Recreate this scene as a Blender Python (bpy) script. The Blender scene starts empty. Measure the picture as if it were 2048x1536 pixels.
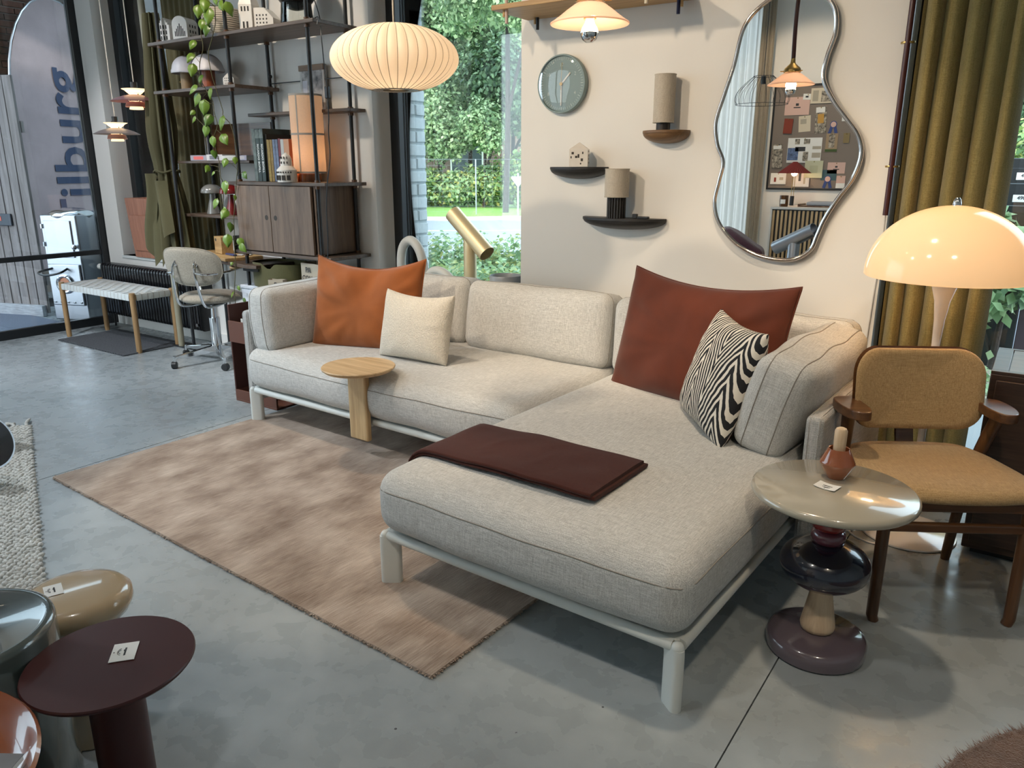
import bpy, bmesh, math, random
from math import sin, cos, pi, radians as R, sqrt, atan2
from mathutils import Vector, Matrix, noise
random.seed(7)
S = bpy.context.scene
COL = S.collection
# ---------------------------------------------------------------- camera
cam = bpy.data.objects.new('camera', bpy.data.cameras.new('camera'))
COL.objects.link(cam)
cam.data.sensor_width = 36.0
cam.data.lens = 27.02
cam.data.clip_end = 300
cam.location = (0, 0, 1.4)
cam.rotation_euler = (R(90 - 15.8), 0, R(34.534))
S.camera = cam
# ---------------------------------------------------------------- world, exposure
S.view_settings.view_transform = 'Standard'
S.view_settings.look = 'None'
S.view_settings.gamma = 1.0
S.view_settings.use_curve_mapping = False
S.view_settings.exposure = 0.0
S.cycles.use_denoising = True
S.cycles.max_bounces = 10
S.cycles.diffuse_bounces = 4
S.cycles.glossy_bounces = 5
S.cycles.transmission_bounces = 8
S.cycles.transparent_max_bounces = 16
S.cycles.caustics_reflective = False
S.cycles.caustics_refractive = False
S.cycles.sample_clamp_indirect = 6.0
W = bpy.data.worlds.new('world'); S.world = W
W.use_nodes = True
wn = W.node_tree.nodes; wl = W.node_tree.links
bg = wn['Background']
sky = wn.new('ShaderNodeTexSky'); sky.sky_type = 'PREETHAM'
sky.sun_direction = (0.45, -0.62, 0.64); sky.turbidity = 7.0
mixw = wn.new('ShaderNodeMix'); mixw.data_type = 'RGBA'
mixw.inputs[0].default_value = 0.8
mixw.inputs[7].default_value = (0.66, 0.84, 1.0, 1)
wl.new(sky.outputs[0], mixw.inputs[6]); wl.new(mixw.outputs[2], bg.inputs[0])
bg.inputs[1].default_value = 5.6
SUNL = bpy.data.lights.new('sun', 'SUN'); SUNL.energy = 4.6; SUNL.angle = R(3); SUNL.color = (1, .96, .88)
sun = bpy.data.objects.new('sun', SUNL); COL.objects.link(sun)
sun.rotation_euler = Vector((0.45, -0.62, 0.64)).to_track_quat('Z', 'Y').to_euler()

def area_portal(loc, rot, sx, sy):
    l = bpy.data.lights.new('window_daylight', 'AREA'); l.shape = 'RECTANGLE'; l.size = sx; l.size_y = sy
    l.cycles.is_portal = True
    o = bpy.data.objects.new('window_daylight', l); COL.objects.link(o); o.location = loc; o.rotation_euler = rot
area_portal((-6.23, 4.2, 2.0), (R(-90), 0, 0), 1.2, 2.9)
area_portal((-3.08, 4.2, 1.9), (R(-90), 0, 0), 1.2, 3.1)
area_portal((0.7, 4.2, 1.7), (R(-90), 0, 0), 2.7, 3.5)
area_portal((-5.8, -1.9, 1.7), (R(90), 0, 0), 2.1, 3.0)
area_portal((-7.2, -0.2, 1.75), (0, R(-90), 0), 3.4, 4.6)

# the shop's ceiling track spots and one added cool fill: place, aim, watts, cone, blend, colour
SPOTS = [((-5.0, .5, 3.42), (-4.8, 1.9, 0), 300, 78, .5, (.85, .93, 1)),  # cool spot added to brighten the dark left floor
         ((-3.5, .3, 3.42), (-1.8, 3.74, 1.5), 230, 46, .5, (1, .80, .58)),
         ((-1.9, -.35, 3.42), (-1.95, 3.74, 1.35), 215, 44, .5, (1, .80, .58)),
         ((-3.0, 2.15, 3.42), (-2.5, 2.4, .4), 130, 46, .25, (1, .80, .58)),
         ((-4.3, 2.15, 3.42), (-4.2, 3.5, 1.5), 110, 60, .4, (1, .86, .70)),
         ((-1.0, 2.15, 3.42), (-.75, 2.9, .5), 120, 60, .4, (1, .80, .58)),
         ((-5.6, 1.2, 3.42), (-5.9, 3.5, .8), 160, 60, .4, (.95, .95, 1)),
         ((.4, .3, 3.42), (-.2, 2.2, .2), 100, 60, .4, (1, .84, .64)),
         ((-1.6, .3, 3.42), (-1.2, 1.7, .3), 60, 70, .5, (1, .95, .88)),
         ((-3.6, .3, 3.42), (-3.0, 1.2, 0), 80, 70, .5, (.97, .97, 1)),
         ((-2.4, .3, 3.42), (-2.3, -1.6, 1.6), 110, 60, .4, (1, .80, .58))]
# ---------------------------------------------------------------- helpers
class MB:
    """collects vertices and faces for one mesh"""
    def __init__(s): s.v = []; s.f = []
    def add(s, vs, fs, M=None):
        n = len(s.v)
        s.v += [tuple(M @ Vector(p)) for p in vs] if M is not None else [tuple(p) for p in vs]
        s.f += [tuple(i + n for i in f) for f in fs]
        return s
    def box(s, x0, x1, y0, y1, z0, z1, M=None):
        vs = [(x0,y0,z0),(x1,y0,z0),(x1,y1,z0),(x0,y1,z0),(x0,y0,z1),(x1,y0,z1),(x1,y1,z1),(x0,y1,z1)]
        return s.add(vs, [(0,3,2,1),(4,5,6,7),(0,1,5,4),(1,2,6,5),(2,3,7,6),(3,0,4,7)], M)
    def cbox(s, c, d, M=None):
        return s.box(c[0]-d[0]/2, c[0]+d[0]/2, c[1]-d[1]/2, c[1]+d[1]/2, c[2]-d[2]/2, c[2]+d[2]/2, M)
    def lathe(s, prof, seg=32, M=None, sy=1.0):
        vs = []; fs = []; rings = []
        for r, z in prof:
            if r < 1e-6: rings.append([len(vs)]); vs.append((0, 0, z))
            else:
                rings.append(list(range(len(vs), len(vs)+seg)))
                vs += [(r*cos(2*pi*i/seg), sy*r*sin(2*pi*i/seg), z) for i in range(seg)]
        for a, b in zip(rings, rings[1:]):
            for i in range(seg):
                j = (i+1) % seg
                if len(a) == 1 and len(b) == 1: continue
                if len(a) == 1: fs.append((a[0], b[j], b[i]))
                elif len(b) == 1: fs.append((a[i], a[j], b[0]))
                else: fs.append((a[i], a[j], b[j], b[i]))
        return s.add(vs, fs, M)
    def tube(s, pts, r, seg=8, caps=True, closed=False, M=None, flat=1.0):
        P = [Vector(p) for p in pts]; n = len(P); vs = []; fs = []
        rs = r if isinstance(r, (list, tuple)) else [r]*n
        up = None
        for i in range(n):
            if closed: t = P[(i+1) % n] - P[i-1]
            else: t = P[min(i+1, n-1)] - P[max(i-1, 0)]
            if t.length < 1e-9: t = Vector((0, 0, 1))
            t.normalize()
            if up is None:
                up = Vector((0, 0, 1)) if abs(t.z) < .9 else Vector((1, 0, 0))
            u = up - t*up.dot(t)
            if u.length < 1e-4: u = t.orthogonal()
            u.normalize(); w = t.cross(u); up = u
            for k in range(seg):
                a = 2*pi*k/seg
                vs.append(P[i] + (u*cos(a)*flat + w*sin(a))*rs[i])
        m = n if closed else n-1
        for i in range(m):
            for k in range(seg):
                a = i*seg+k; b = i*seg+(k+1) % seg; c = ((i+1) % n)*seg+(k+1) % seg; d = ((i+1) % n)*seg+k
                fs.append((a, b, c, d))
        if caps and not closed:
            fs.append(tuple(range(seg))[::-1]); fs.append(tuple((n-1)*seg+k for k in range(seg)))
        return s.add(vs, fs, M)
    def prism(s, poly, z0, z1, M=None):
        n = len(poly)
        vs = [(x, y, z0) for x, y in poly] + [(x, y, z1) for x, y in poly]
        fs = [tuple(range(n))[::-1], tuple(range(n, 2*n))] + [(i, (i+1) % n, n+(i+1) % n, n+i) for i in range(n)]
        return s.add(vs, fs, M)
    def grid(s, fn, nu, nv, M=None, wrap=False):
        vs = [fn(i/(nu if wrap else nu-1) if nu > 1 else 0, j/(nv-1)) for j in range(nv) for i in range(nu)]
        fs = []
        for j in range(nv-1):
            for i in range(nu if wrap else nu-1):
                k = (i+1) % nu
                fs.append((j*nu+i, j*nu+k, (j+1)*nu+k, (j+1)*nu+i))
        return s.add(vs, fs, M)
    def sphere(s, c, r, seg=16, M=None):
        if not isinstance(r, (tuple, list)): r = (r, r, r)
        T = Matrix.Translation(c) @ Matrix.Diagonal((r[0], r[1], r[2], 1))
        if M is not None: T = M @ T
        h = seg//2
        return s.lathe([(sin(pi*k/h), -cos(pi*k/h)) for k in range(h+1)], seg, T)

def link(o):
    COL.objects.link(o); return o
def tag(o, label=None, cat=None, group=None, kind=None):
    if label: o['label'] = label
    if cat: o['category'] = cat
    if group: o['group'] = group
    if kind: o['kind'] = kind
    return o
def obj(name, mb, m, parent=None, loc=(0,0,0), rot=(0,0,0), bev=0, ang=35, sub=0, bseg=2, **kw):
    me = mb
    if isinstance(mb, MB):
        me = bpy.data.meshes.new(name); me.from_pydata(mb.v, [], mb.f); me.update()
        me.polygons.foreach_set('use_smooth', [True]*len(me.polygons))
        me.set_sharp_from_angle(angle=R(ang))
        if m: me.materials.append(m)
    o = bpy.data.objects.new(name, me); link(o)
    o.location = loc; o.rotation_euler = rot
    if parent: o.parent = parent
    if bev:
        b = o.modifiers.new('bevel', 'BEVEL'); b.width = bev; b.segments = bseg; b.limit_method = 'ANGLE'; b.angle_limit = R(40)
        b.harden_normals = False
    if sub:
        q = o.modifiers.new('subsurf', 'SUBSURF'); q.levels = sub; q.render_levels = sub
    return tag(o, **kw)
def thing(name, label, cat, loc=(0,0,0), rz=0, group=None):
    o = bpy.data.objects.new(name, None); link(o); o.empty_display_size = .1
    o.location = loc; o.rotation_euler = (0, 0, rz)
    return tag(o, label, cat, group)
def dup(root, loc=None, rz=None, label=None, parent=None):
    r = root.copy(); COL.objects.link(r)
    if parent is not None: r.parent = parent
    if loc is not None: r.location = loc
    if rz is not None: r.rotation_euler = (0, 0, rz)
    if label: r['label'] = label
    for ch in list(root.children):
        dup(ch, parent=r)
    return r
def cyl(p0, p1, r, seg=12, r1=None):
    return MB().tube([p0, p1], [r, r if r1 is None else r1], seg)
def rrect(w, h, r, n=6):
    out = []
    for cx, cy, a0 in ((w/2-r, h/2-r, 0), (-w/2+r, h/2-r, 90), (-w/2+r, -h/2+r, 180), (w/2-r, -h/2+r, 270)):
        for k in range(n+1):
            a = R(a0+90*k/n); out.append((cx+r*cos(a), cy+r*sin(a)))
    return out
def spline(pts, n=8, closed=False):
    P = [Vector(p) for p in pts]; out = []; m = len(P)
    rng = m if closed else m-1
    for i in range(rng):
        if closed: a, b, c, d = P[i-1], P[i], P[(i+1) % m], P[(i+2) % m]
        else: a, b, c, d = P[max(i-1, 0)], P[i], P[i+1], P[min(i+2, m-1)]
        for k in range(n):
            t = k/n
            out.append(.5*((2*b)+(c-a)*t+(2*a-5*b+4*c-d)*t*t+(3*b-a-3*c+d)*t**3))
    if not closed: out.append(P[-1])
    return out
def basis(o, x, y):
    """matrix with origin o, local x and y along the given vectors"""
    x = Vector(x).normalized(); z = x.cross(Vector(y)).normalized(); y = z.cross(x)
    return Matrix(((x.x, y.x, z.x, o[0]), (x.y, y.y, z.y, o[1]), (x.z, y.z, z.z, o[2]), (0, 0, 0, 1)))
def text(s, size, m, parent, M, name='lettering', ext=.0008, align='CENTER', bold=0.0):
    c = bpy.data.curves.new('t', 'FONT'); c.body = s; c.size = size; c.extrude = ext; c.align_x = align; c.align_y = 'CENTER'
    c.offset = bold; c.resolution_u = 3
    o = bpy.data.objects.new('t', c); COL.objects.link(o)
    dg = bpy.context.evaluated_depsgraph_get()
    me = bpy.data.meshes.new_from_object(o.evaluated_get(dg))
    bpy.data.objects.remove(o); bpy.data.curves.remove(c)
    me.materials.clear(); me.materials.append(m)
    q = bpy.data.objects.new(name, me); link(q)
    if parent: q.parent = parent
    q.matrix_local = M
    return q

# ---------------------------------------------------------------- materials
MATS = {}
def mat(name, col, rough=.5, metal=0., spec=.5, coat=0., bump=None, var=None, sheen=0., trans=0., emit=None, aniso=(1,1,1), sss=0., coord='Object', ior=None, alpha=None, col2=None, vdet=4):
    m = bpy.data.materials.new(name); m.use_nodes = True; MATS[name] = m
    nt = m.node_tree; N = nt.nodes; L = nt.links; b = N['Principled BSDF']
    b.inputs['Base Color'].default_value = (*col, 1); b.inputs['Roughness'].default_value = rough
    b.inputs['Metallic'].default_value = metal; b.inputs['Specular IOR Level'].default_value = spec
    b.inputs['Coat Weight'].default_value = coat; b.inputs['Coat Roughness'].default_value = .04
    if ior: b.inputs['IOR'].default_value = ior
    if sheen: b.inputs['Sheen Weight'].default_value = sheen; b.inputs['Sheen Roughness'].default_value = .4
    if trans: b.inputs['Transmission Weight'].default_value = trans
    if sss: b.inputs['Subsurface Weight'].default_value = sss; b.inputs['Subsurface Radius'].default_value = (.03, .02, .012)
    if emit: b.inputs['Emission Color'].default_value = (*emit[0], 1); b.inputs['Emission Strength'].default_value = emit[1]
    if alpha is not None: b.inputs['Alpha'].default_value = alpha
    if var or bump:
        tc = N.new('ShaderNodeTexCoord'); mp = N.new('ShaderNodeMapping'); mp.inputs['Scale'].default_value = aniso
        L.new(tc.outputs[coord], mp.inputs[0])
    if var:
        n = N.new('ShaderNodeTexNoise'); n.inputs['Scale'].default_value = var[0]; n.inputs['Detail'].default_value = vdet
        L.new(mp.outputs[0], n.inputs[0])
        r = N.new('ShaderNodeValToRGB'); r.color_ramp.elements[0].position = .3; r.color_ramp.elements[1].position = .7
        a = var[1]
        c2 = col2 or tuple(min(1, c*(1+a)) for c in col)
        r.color_ramp.elements[0].color = (*[c*(1-a) for c in col], 1); r.color_ramp.elements[1].color = (*c2, 1)
        L.new(n.outputs[0], r.inputs[0]); L.new(r.outputs[0], b.inputs['Base Color'])
    if bump:
        n = N.new('ShaderNodeTexNoise'); n.inputs['Scale'].default_value = bump[0]; n.inputs['Detail'].default_value = 3
        L.new(mp.outputs[0], n.inputs[0])
        bp = N.new('ShaderNodeBump'); bp.inputs['Strength'].default_value = bump[1]; bp.inputs['Distance'].default_value = bump[2] if len(bump) > 2 else .004
        L.new(n.outputs[0], bp.inputs['Height']); L.new(bp.outputs[0], b.inputs['Normal'])
    return m
def wood(name, c1, c2, rough=.45, axis='X', scale=1., coat=0.):
    m = bpy.data.materials.new(name); m.use_nodes = True; MATS[name] = m
    nt = m.node_tree; N = nt.nodes; L = nt.links; b = N['Principled BSDF']
    tc = N.new('ShaderNodeTexCoord'); mp = N.new('ShaderNodeMapping')
    k = [38*scale]*3; k['XYZ'.index(axis)] = 2.2*scale; mp.inputs['Scale'].default_value = k
    n = N.new('ShaderNodeTexNoise'); n.inputs['Scale'].default_value = 1; n.inputs['Detail'].default_value = 6; n.inputs['Distortion'].default_value = .6
    n2 = N.new('ShaderNodeTexNoise'); n2.inputs['Scale'].default_value = 5; n2.inputs['Detail'].default_value = 2
    mx = N.new('ShaderNodeMath'); mx.operation = 'MULTIPLY_ADD'; mx.inputs[1].default_value = .35
    r = N.new('ShaderNodeValToRGB'); r.color_ramp.elements[0].position = .38; r.color_ramp.elements[1].position = .85
    r.color_ramp.elements[0].color = (*c1, 1); r.color_ramp.elements[1].color = (*c2, 1)
    L.new(tc.outputs['Object'], mp.inputs[0]); L.new(mp.outputs[0], n.inputs[0]); L.new(mp.outputs[0], n2.inputs[0])
    L.new(n2.outputs[0], mx.inputs[0]); L.new(n.outputs[0], mx.inputs[2]); L.new(mx.outputs[0], r.inputs[0]); L.new(r.outputs[0], b.inputs['Base Color'])
    b.inputs['Roughness'].default_value = rough; b.inputs['Coat Weight'].default_value = coat
    bp = N.new('ShaderNodeBump'); bp.inputs['Strength'].default_value = .12; bp.inputs['Distance'].default_value = .002
    L.new(n.outputs[0], bp.inputs['Height']); L.new(bp.outputs[0], b.inputs['Normal'])
    return m
def weave(name, c1, c2, scale=1., rough=.9, bump=.5, slub=.5, sheen=.1, trans=0.):
    """woven cloth: two crossing sets of threads plus slubs, in metres of object space"""
    m = bpy.data.materials.new(name); m.use_nodes = True; MATS[name] = m
    nt = m.node_tree; N = nt.nodes; L = nt.links; b = N['Principled BSDF']
    tc = N.new('ShaderNodeTexCoord')
    outs = []
    for k in ((30, 520, 520), (520, 30, 520), (520, 520, 30)):
        mp = N.new('ShaderNodeMapping'); mp.inputs['Scale'].default_value = [q*scale for q in k]
        n = N.new('ShaderNodeTexNoise'); n.inputs['Scale'].default_value = 1; n.inputs['Detail'].default_value = 2
        L.new(tc.outputs['Object'], mp.inputs[0]); L.new(mp.outputs[0], n.inputs[0]); outs.append(n)
    a = N.new('ShaderNodeMath'); a.operation = 'ADD'; a2 = N.new('ShaderNodeMath'); a2.operation = 'ADD'
    L.new(outs[0].outputs[0], a.inputs[0]); L.new(outs[1].outputs[0], a.inputs[1]); L.new(a.outputs[0], a2.inputs[0]); L.new(outs[2].outputs[0], a2.inputs[1])
    mr = N.new('ShaderNodeMapRange'); mr.inputs[1].default_value = 1.5-.55*slub; mr.inputs[2].default_value = 1.5+.55*slub
    L.new(a2.outputs[0], mr.inputs[0])
    mix = N.new('ShaderNodeMix'); mix.data_type = 'RGBA'; mix.inputs[6].default_value = (*c1, 1); mix.inputs[7].default_value = (*c2, 1)
    L.new(mr.outputs[0], mix.inputs[0]); L.new(mix.outputs[2], b.inputs['Base Color'])
    b.inputs['Roughness'].default_value = rough; b.inputs['Specular IOR Level'].default_value = .2
    b.inputs['Sheen Weight'].default_value = sheen
    bp = N.new('ShaderNodeBump'); bp.inputs['Strength'].default_value = bump; bp.inputs['Distance'].default_value = .0025
    L.new(a2.outputs[0], bp.inputs['Height']); L.new(bp.outputs[0], b.inputs['Normal'])
    if trans:
        t = N.new('ShaderNodeBsdfTranslucent'); t.inputs[0].default_value = (*c2, 1)
        ms = N.new('ShaderNodeMixShader'); ms.inputs[0].default_value = trans
        L.new(b.outputs[0], ms.inputs[1]); L.new(t.outputs[0], ms.inputs[2]); L.new(ms.outputs[0], N['Material Output'].inputs[0])
    return m
def pane_mat(name, tint=(.97, .99, .98), ior=1.5, boost=1.0):
    m = bpy.data.materials.new(name); m.use_nodes = True; MATS[name] = m
    nt = m.node_tree; N = nt.nodes; L = nt.links; N.remove(N['Principled BSDF'])
    t = N.new('ShaderNodeBsdfTransparent'); t.inputs[0].default_value = (*tint, 1)
    g = N.new('ShaderNodeBsdfGlossy'); g.inputs['Roughness'].default_value = .0
    f = N.new('ShaderNodeFresnel'); f.inputs[0].default_value = ior
    k = N.new('ShaderNodeMath'); k.operation = 'MULTIPLY'; k.inputs[1].default_value = boost; k.use_clamp = True
    ms = N.new('ShaderNodeMixShader')
    L.new(f.outputs[0], k.inputs[0]); L.new(k.outputs[0], ms.inputs[0]); L.new(t.outputs[0], ms.inputs[1]); L.new(g.outputs[0], ms.inputs[2])
    L.new(ms.outputs[0], N['Material Output'].inputs[0])
    return m
def leaf_mat(name, cols, trans=.35, rough=.45):
    m = bpy.data.materials.new(name); m.use_nodes = True; MATS[name] = m
    nt = m.node_tree; N = nt.nodes; L = nt.links; b = N['Principled BSDF']
    g = N.new('ShaderNodeNewGeometry'); r = N.new('ShaderNodeValToRGB')
    e = r.color_ramp.elements
    while len(e) < len(cols): e.new(.5)
    for i, c in enumerate(cols): e[i].position = i/(len(cols)-1); e[i].color = (*c, 1)
    L.new(g.outputs['Random Per Island'], r.inputs[0]); L.new(r.outputs[0], b.inputs['Base Color'])
    b.inputs['Roughness'].default_value = rough
    t = N.new('ShaderNodeBsdfTranslucent'); L.new(r.outputs[0], t.inputs[0])
    ms = N.new('ShaderNodeMixShader'); ms.inputs[0].default_value = trans
    L.new(b.outputs[0], ms.inputs[1]); L.new(t.outputs[0], ms.inputs[2]); L.new(ms.outputs[0], N['Material Output'].inputs[0])
    return m
def glow_shade(name, col, emit_col, strength, trans=.5, rough=.5, weavy=None):
    """lamp shade: a translucent, lit diffuser that gives off its lamp's light"""
    m = bpy.data.materials.new(name); m.use_nodes = True; MATS[name] = m
    nt = m.node_tree; N = nt.nodes; L = nt.links; b = N['Principled BSDF']
    b.inputs['Base Color'].default_value = (*col, 1); b.inputs['Roughness'].default_value = rough
    b.inputs['Emission Color'].default_value = (*emit_col, 1); b.inputs['Emission Strength'].default_value = strength
    t = N.new('ShaderNodeBsdfTranslucent'); t.inputs[0].default_value = (*col, 1)
    ms = N.new('ShaderNodeMixShader'); ms.inputs[0].default_value = trans
    L.new(b.outputs[0], ms.inputs[1]); L.new(t.outputs[0], ms.inputs[2]); L.new(ms.outputs[0], N['Material Output'].inputs[0])
    if weavy:
        tc = N.new('ShaderNodeTexCoord'); mp = N.new('ShaderNodeMapping'); mp.inputs['Scale'].default_value = (weavy, weavy, weavy*.3)
        n = N.new('ShaderNodeTexNoise'); n.inputs['Scale'].default_value = 1; n.inputs['Detail'].default_value = 3
        mr = N.new('ShaderNodeMapRange'); mr.inputs[3].default_value = .72; mr.inputs[4].default_value = 1.15; mr.inputs[1].default_value = .3; mr.inputs[2].default_value = .7
        L.new(tc.outputs['Object'], mp.inputs[0]); L.new(mp.outputs[0], n.inputs[0]); L.new(n.outputs[0], mr.inputs[0])
        mm = N.new('ShaderNodeMath'); mm.operation = 'MULTIPLY'; mm.inputs[1].default_value = strength
        L.new(mr.outputs[0], mm.inputs[0]); L.new(mm.outputs[0], b.inputs['Emission Strength'])
        mx = N.new('ShaderNodeMix'); mx.data_type = 'RGBA'; mx.inputs[6].default_value = (*[c*.75 for c in col], 1); mx.inputs[7].default_value = (*col, 1)
        L.new(n.outputs[0], mx.inputs[0]); L.new(mx.outputs[2], b.inputs['Base Color'])
    return m
PX = (1, 0, 0); 
m_wall = mat('wall_paint', (.80, .78, .74), .85, bump=(160, .05), var=(3, .015))
m_ceil = mat('ceiling_paint', (.55, .54, .52), .9)
m_black = mat('black_powder_coat', (.012, .013, .015), .45)
m_black_gloss = mat('black_gloss', (.01, .01, .012), .2)
m_white_metal = mat('white_lacquered_metal', (.66, .68, .65), .38, bump=(300, .03))
m_chrome = mat('polished_chrome', (.78, .79, .8), .1, 1.)
m_steel = mat('brushed_steel', (.46, .47, .50), .32, 1., aniso=(60, 60, 2), bump=(8, .08))
m_brass = mat('aged_brass', (.55, .38, .14), .28, 1.)
m_mirror = mat('mirror_silver', (.93, .94, .93), .0, 1.)
m_pane = pane_mat('window_glass')
m_pane2 = pane_mat('partition_glass', (.93, .96, .96), 1.55, 1.35)
m_paper = mat('white_paper', (.82, .81, .77), .8)
m_ink = mat('dark_ink', (.05, .05, .055), .8)
m_ink_white = mat('white_ink', (.8, .82, .8), .7)
m_walnut = wood('smoked_oak', (.045, .028, .018), (.13, .088, .062), .42, 'X')
m_walnut_v = wood('smoked_oak_upright', (.075, .047, .03), (.19, .125, .085), .45, 'Z')
m_dark_teak = wood('walnut_stained_oak', (.045, .016, .006), (.14, .06, .022), .32, 'Z', coat=.2)
m_dark_teak_x = wood('walnut_stained_oak_x', (.045, .016, .006), (.14, .06, .022), .3, 'X', coat=.3)
m_oak = wood('pale_oak', (.42, .27, .13), (.68, .49, .28), .5, 'X')
m_oak_v = wood('pale_oak_upright', (.36, .22, .10), (.60, .42, .22), .5, 'Z')
m_honey = wood('honey_oak', (.33, .19, .075), (.55, .36, .16), .5, 'X')
m_bench_wood = wood('oiled_beech', (.30, .17, .07), (.46, .28, .13), .5, 'Z')
m_maple = wood('pale_maple', (.52, .36, .22), (.72, .55, .37), .45, 'Z')
m_cer = mat('white_ceramic', (.78, .74, .68), .3, var=(20, .03))
m_hole = mat('dark_inside', (.05, .045, .04), .9)
# ================================================================ the room
YW = 3.74
CEIL = 3.55
fl = obj('floor', MB().box(-11, 3.2, -4.0, 5.4, -.25, -.03), mat('floor_base', (.16, .17, .17), .6), kind='structure')
m_conc = bpy.data.materials.new('polished_concrete'); m_conc.use_nodes = True
def _conc():
    nt = m_conc.node_tree; N = nt.nodes; L = nt.links; b = N['Principled BSDF']
    tc = N.new('ShaderNodeTexCoord')
    def nz(sc, det, dist=0, sx=1):
        mp = N.new('ShaderNodeMapping'); mp.inputs['Scale'].default_value = (1, sx, 1)
        n = N.new('ShaderNodeTexNoise'); n.inputs['Scale'].default_value = sc; n.inputs['Detail'].default_value = det; n.inputs['Distortion'].default_value = dist
        L.new(tc.outputs['Object'], mp.inputs[0]); L.new(mp.outputs[0], n.inputs[0]); return n
    a = nz(1.3, 3, .4); c = nz(11, 6, .2); d = nz(90, 2)
    m1 = N.new('ShaderNodeMath'); m1.operation = 'MULTIPLY_ADD'; m1.inputs[1].default_value = .5
    L.new(c.outputs[0], m1.inputs[0]); L.new(a.outputs[0], m1.inputs[2])
    r = N.new('ShaderNodeValToRGB'); e = r.color_ramp.elements
    e[0].position = .52; e[0].color = (.285, .315, .328, 1); e[1].position = .98; e[1].color = (.40, .44, .455, 1)
    q = e.new(.74); q.color = (.335, .372, .388, 1)
    L.new(m1.outputs[0], r.inputs[0])
    # small dark pits
    v = N.new('ShaderNodeTexVoronoi'); v.inputs['Scale'].default_value = 9; v.inputs['Randomness'].default_value = 1
    L.new(tc.outputs['Object'], v.inputs[0])
    lt = N.new('ShaderNodeMath'); lt.operation = 'LESS_THAN'; lt.inputs[1].default_value = .035
    L.new(v.outputs[0], lt.inputs[0])
    mk = N.new('ShaderNodeMath'); mk.operation = 'MULTIPLY'; L.new(lt.outputs[0], mk.inputs[0])
    gt = N.new('ShaderNodeMath'); gt.operation = 'GREATER_THAN'; gt.inputs[1].default_value = .55; L.new(c.outputs[0], gt.inputs[0]); L.new(gt.outputs[0], mk.inputs[1])
    mx = N.new('ShaderNodeMix'); mx.data_type = 'RGBA'; mx.inputs[7].default_value = (.06, .065, .07, 1)
    L.new(mk.outputs[0], mx.inputs[0]); L.new(r.outputs[0], mx.inputs[6]); L.new(mx.outputs[2], b.inputs['Base Color'])
    rr = N.new('ShaderNodeMapRange'); rr.inputs[1].default_value = .35; rr.inputs[2].default_value = .7; rr.inputs[3].default_value = .2; rr.inputs[4].default_value = .42
    L.new(c.outputs[0], rr.inputs[0]); L.new(rr.outputs[0], b.inputs['Roughness'])
    b.inputs['Specular IOR Level'].default_value = .5
    bp = N.new('ShaderNodeBump'); bp.inputs['Strength'].default_value = .06; bp.inputs['Distance'].default_value = .003
    L.new(d.outputs[0], bp.inputs['Height']); L.new(bp.outputs[0], b.inputs['Normal'])
_conc()
for x0, x1 in ((-6.895, -3.688), (-3.683, -.468), (-.464, 3.0)):          # slabs parted by saw-cut joints
    obj('slab', MB().box(x0, x1, -3.9, YW+.2, -.03, 0), m_conc, fl)
obj('slab', MB().box(-9.9, -6.9, -3.9, 5.3, -.03, 0), m_conc, fl)

def wall_with_openings(name, x0, x1, y0, y1, z1, ops, m, **kw):
    b = MB(); xs = x0
    for a, c, lo, hi in ops:
        b.box(xs, a, y0, y1, 0, z1)
        if lo > 0: b.box(a, c, y0, y1, 0, lo)
        if hi < z1: b.box(a, c, y0, y1, hi, z1)
        xs = c
    b.box(xs, x1, y0, y1, 0, z1)
    return obj(name, b, m, **kw)
OPS = [(-6.79, -5.60, .64, 3.35), (-3.645, -2.512, .42, 3.45), (-.59, 2.1, .03, 3.45)]
wb = wall_with_openings('wall_back', -7.03, 3.1, YW, YW+.23, CEIL, OPS, m_wall, kind='structure')
m_bwhite = mat('white_painted_brick', (.60, .66, .67), .75, bump=(45, .5, .006), var=(9, .06))
m_mortar = mat('painted_mortar', (.50, .56, .57), .9, bump=(60, .4, .004))
wo = wall_with_openings('wall_outside', -7.6, 3.1, YW+.235, YW+.44, CEIL+.6,
        [(-6.75, -5.66, .5, 3.5), (-3.60, -2.55, .3, 3.5), (-.55, 2.05, -.1, 3.5)], m_mortar, kind='structure')
bm1 = None
def brick_mesh(w, h, d, sd):
    rd = random.Random(sd); b = MB()
    j = lambda: rd.uniform(-.004, .004)
    vs = []
    for z in (0, h):
        for y in (0, w):
            vs.append((0, y, z))
    b.add([(0, j(), j()), (0, w+j(), j()), (0, w+j(), h+j()), (0, j(), h+j()),
           (d, .006+j(), .006), (d, w-.006, .006+j()), (d, w-.006+j(), h-.006), (d, .006, h-.006+j())],
          [(0,3,2,1), (4,5,6,7), (0,1,5,4), (1,2,6,5), (2,3,7,6), (3,0,4,7)])
    me = bpy.data.meshes.new('brick'); me.from_pydata(b.v, [], b.f); me.materials.append(m_bwhite)
    return me
full = [brick_mesh(.192, .074, .016, k) for k in range(5)]
half = [brick_mesh(.092, .074, .016, 9+k) for k in range(5)]
for X, z0, z1 in ((-6.75, .55, 3.4), (-3.60, .35, 3.4)):                    # window reveals: painted bricks, one by one
    z = z0; row = 0
    while z < z1:
        if row % 2: o = obj('brick', random.choice(full), None, wo, (X, YW+.243, z))
        else:
            obj('brick', random.choice(half), None, wo, (X, YW+.243, z)); obj('brick', random.choice(half), None, wo, (X, YW+.343, z))
        z += .086; row += 1
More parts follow.
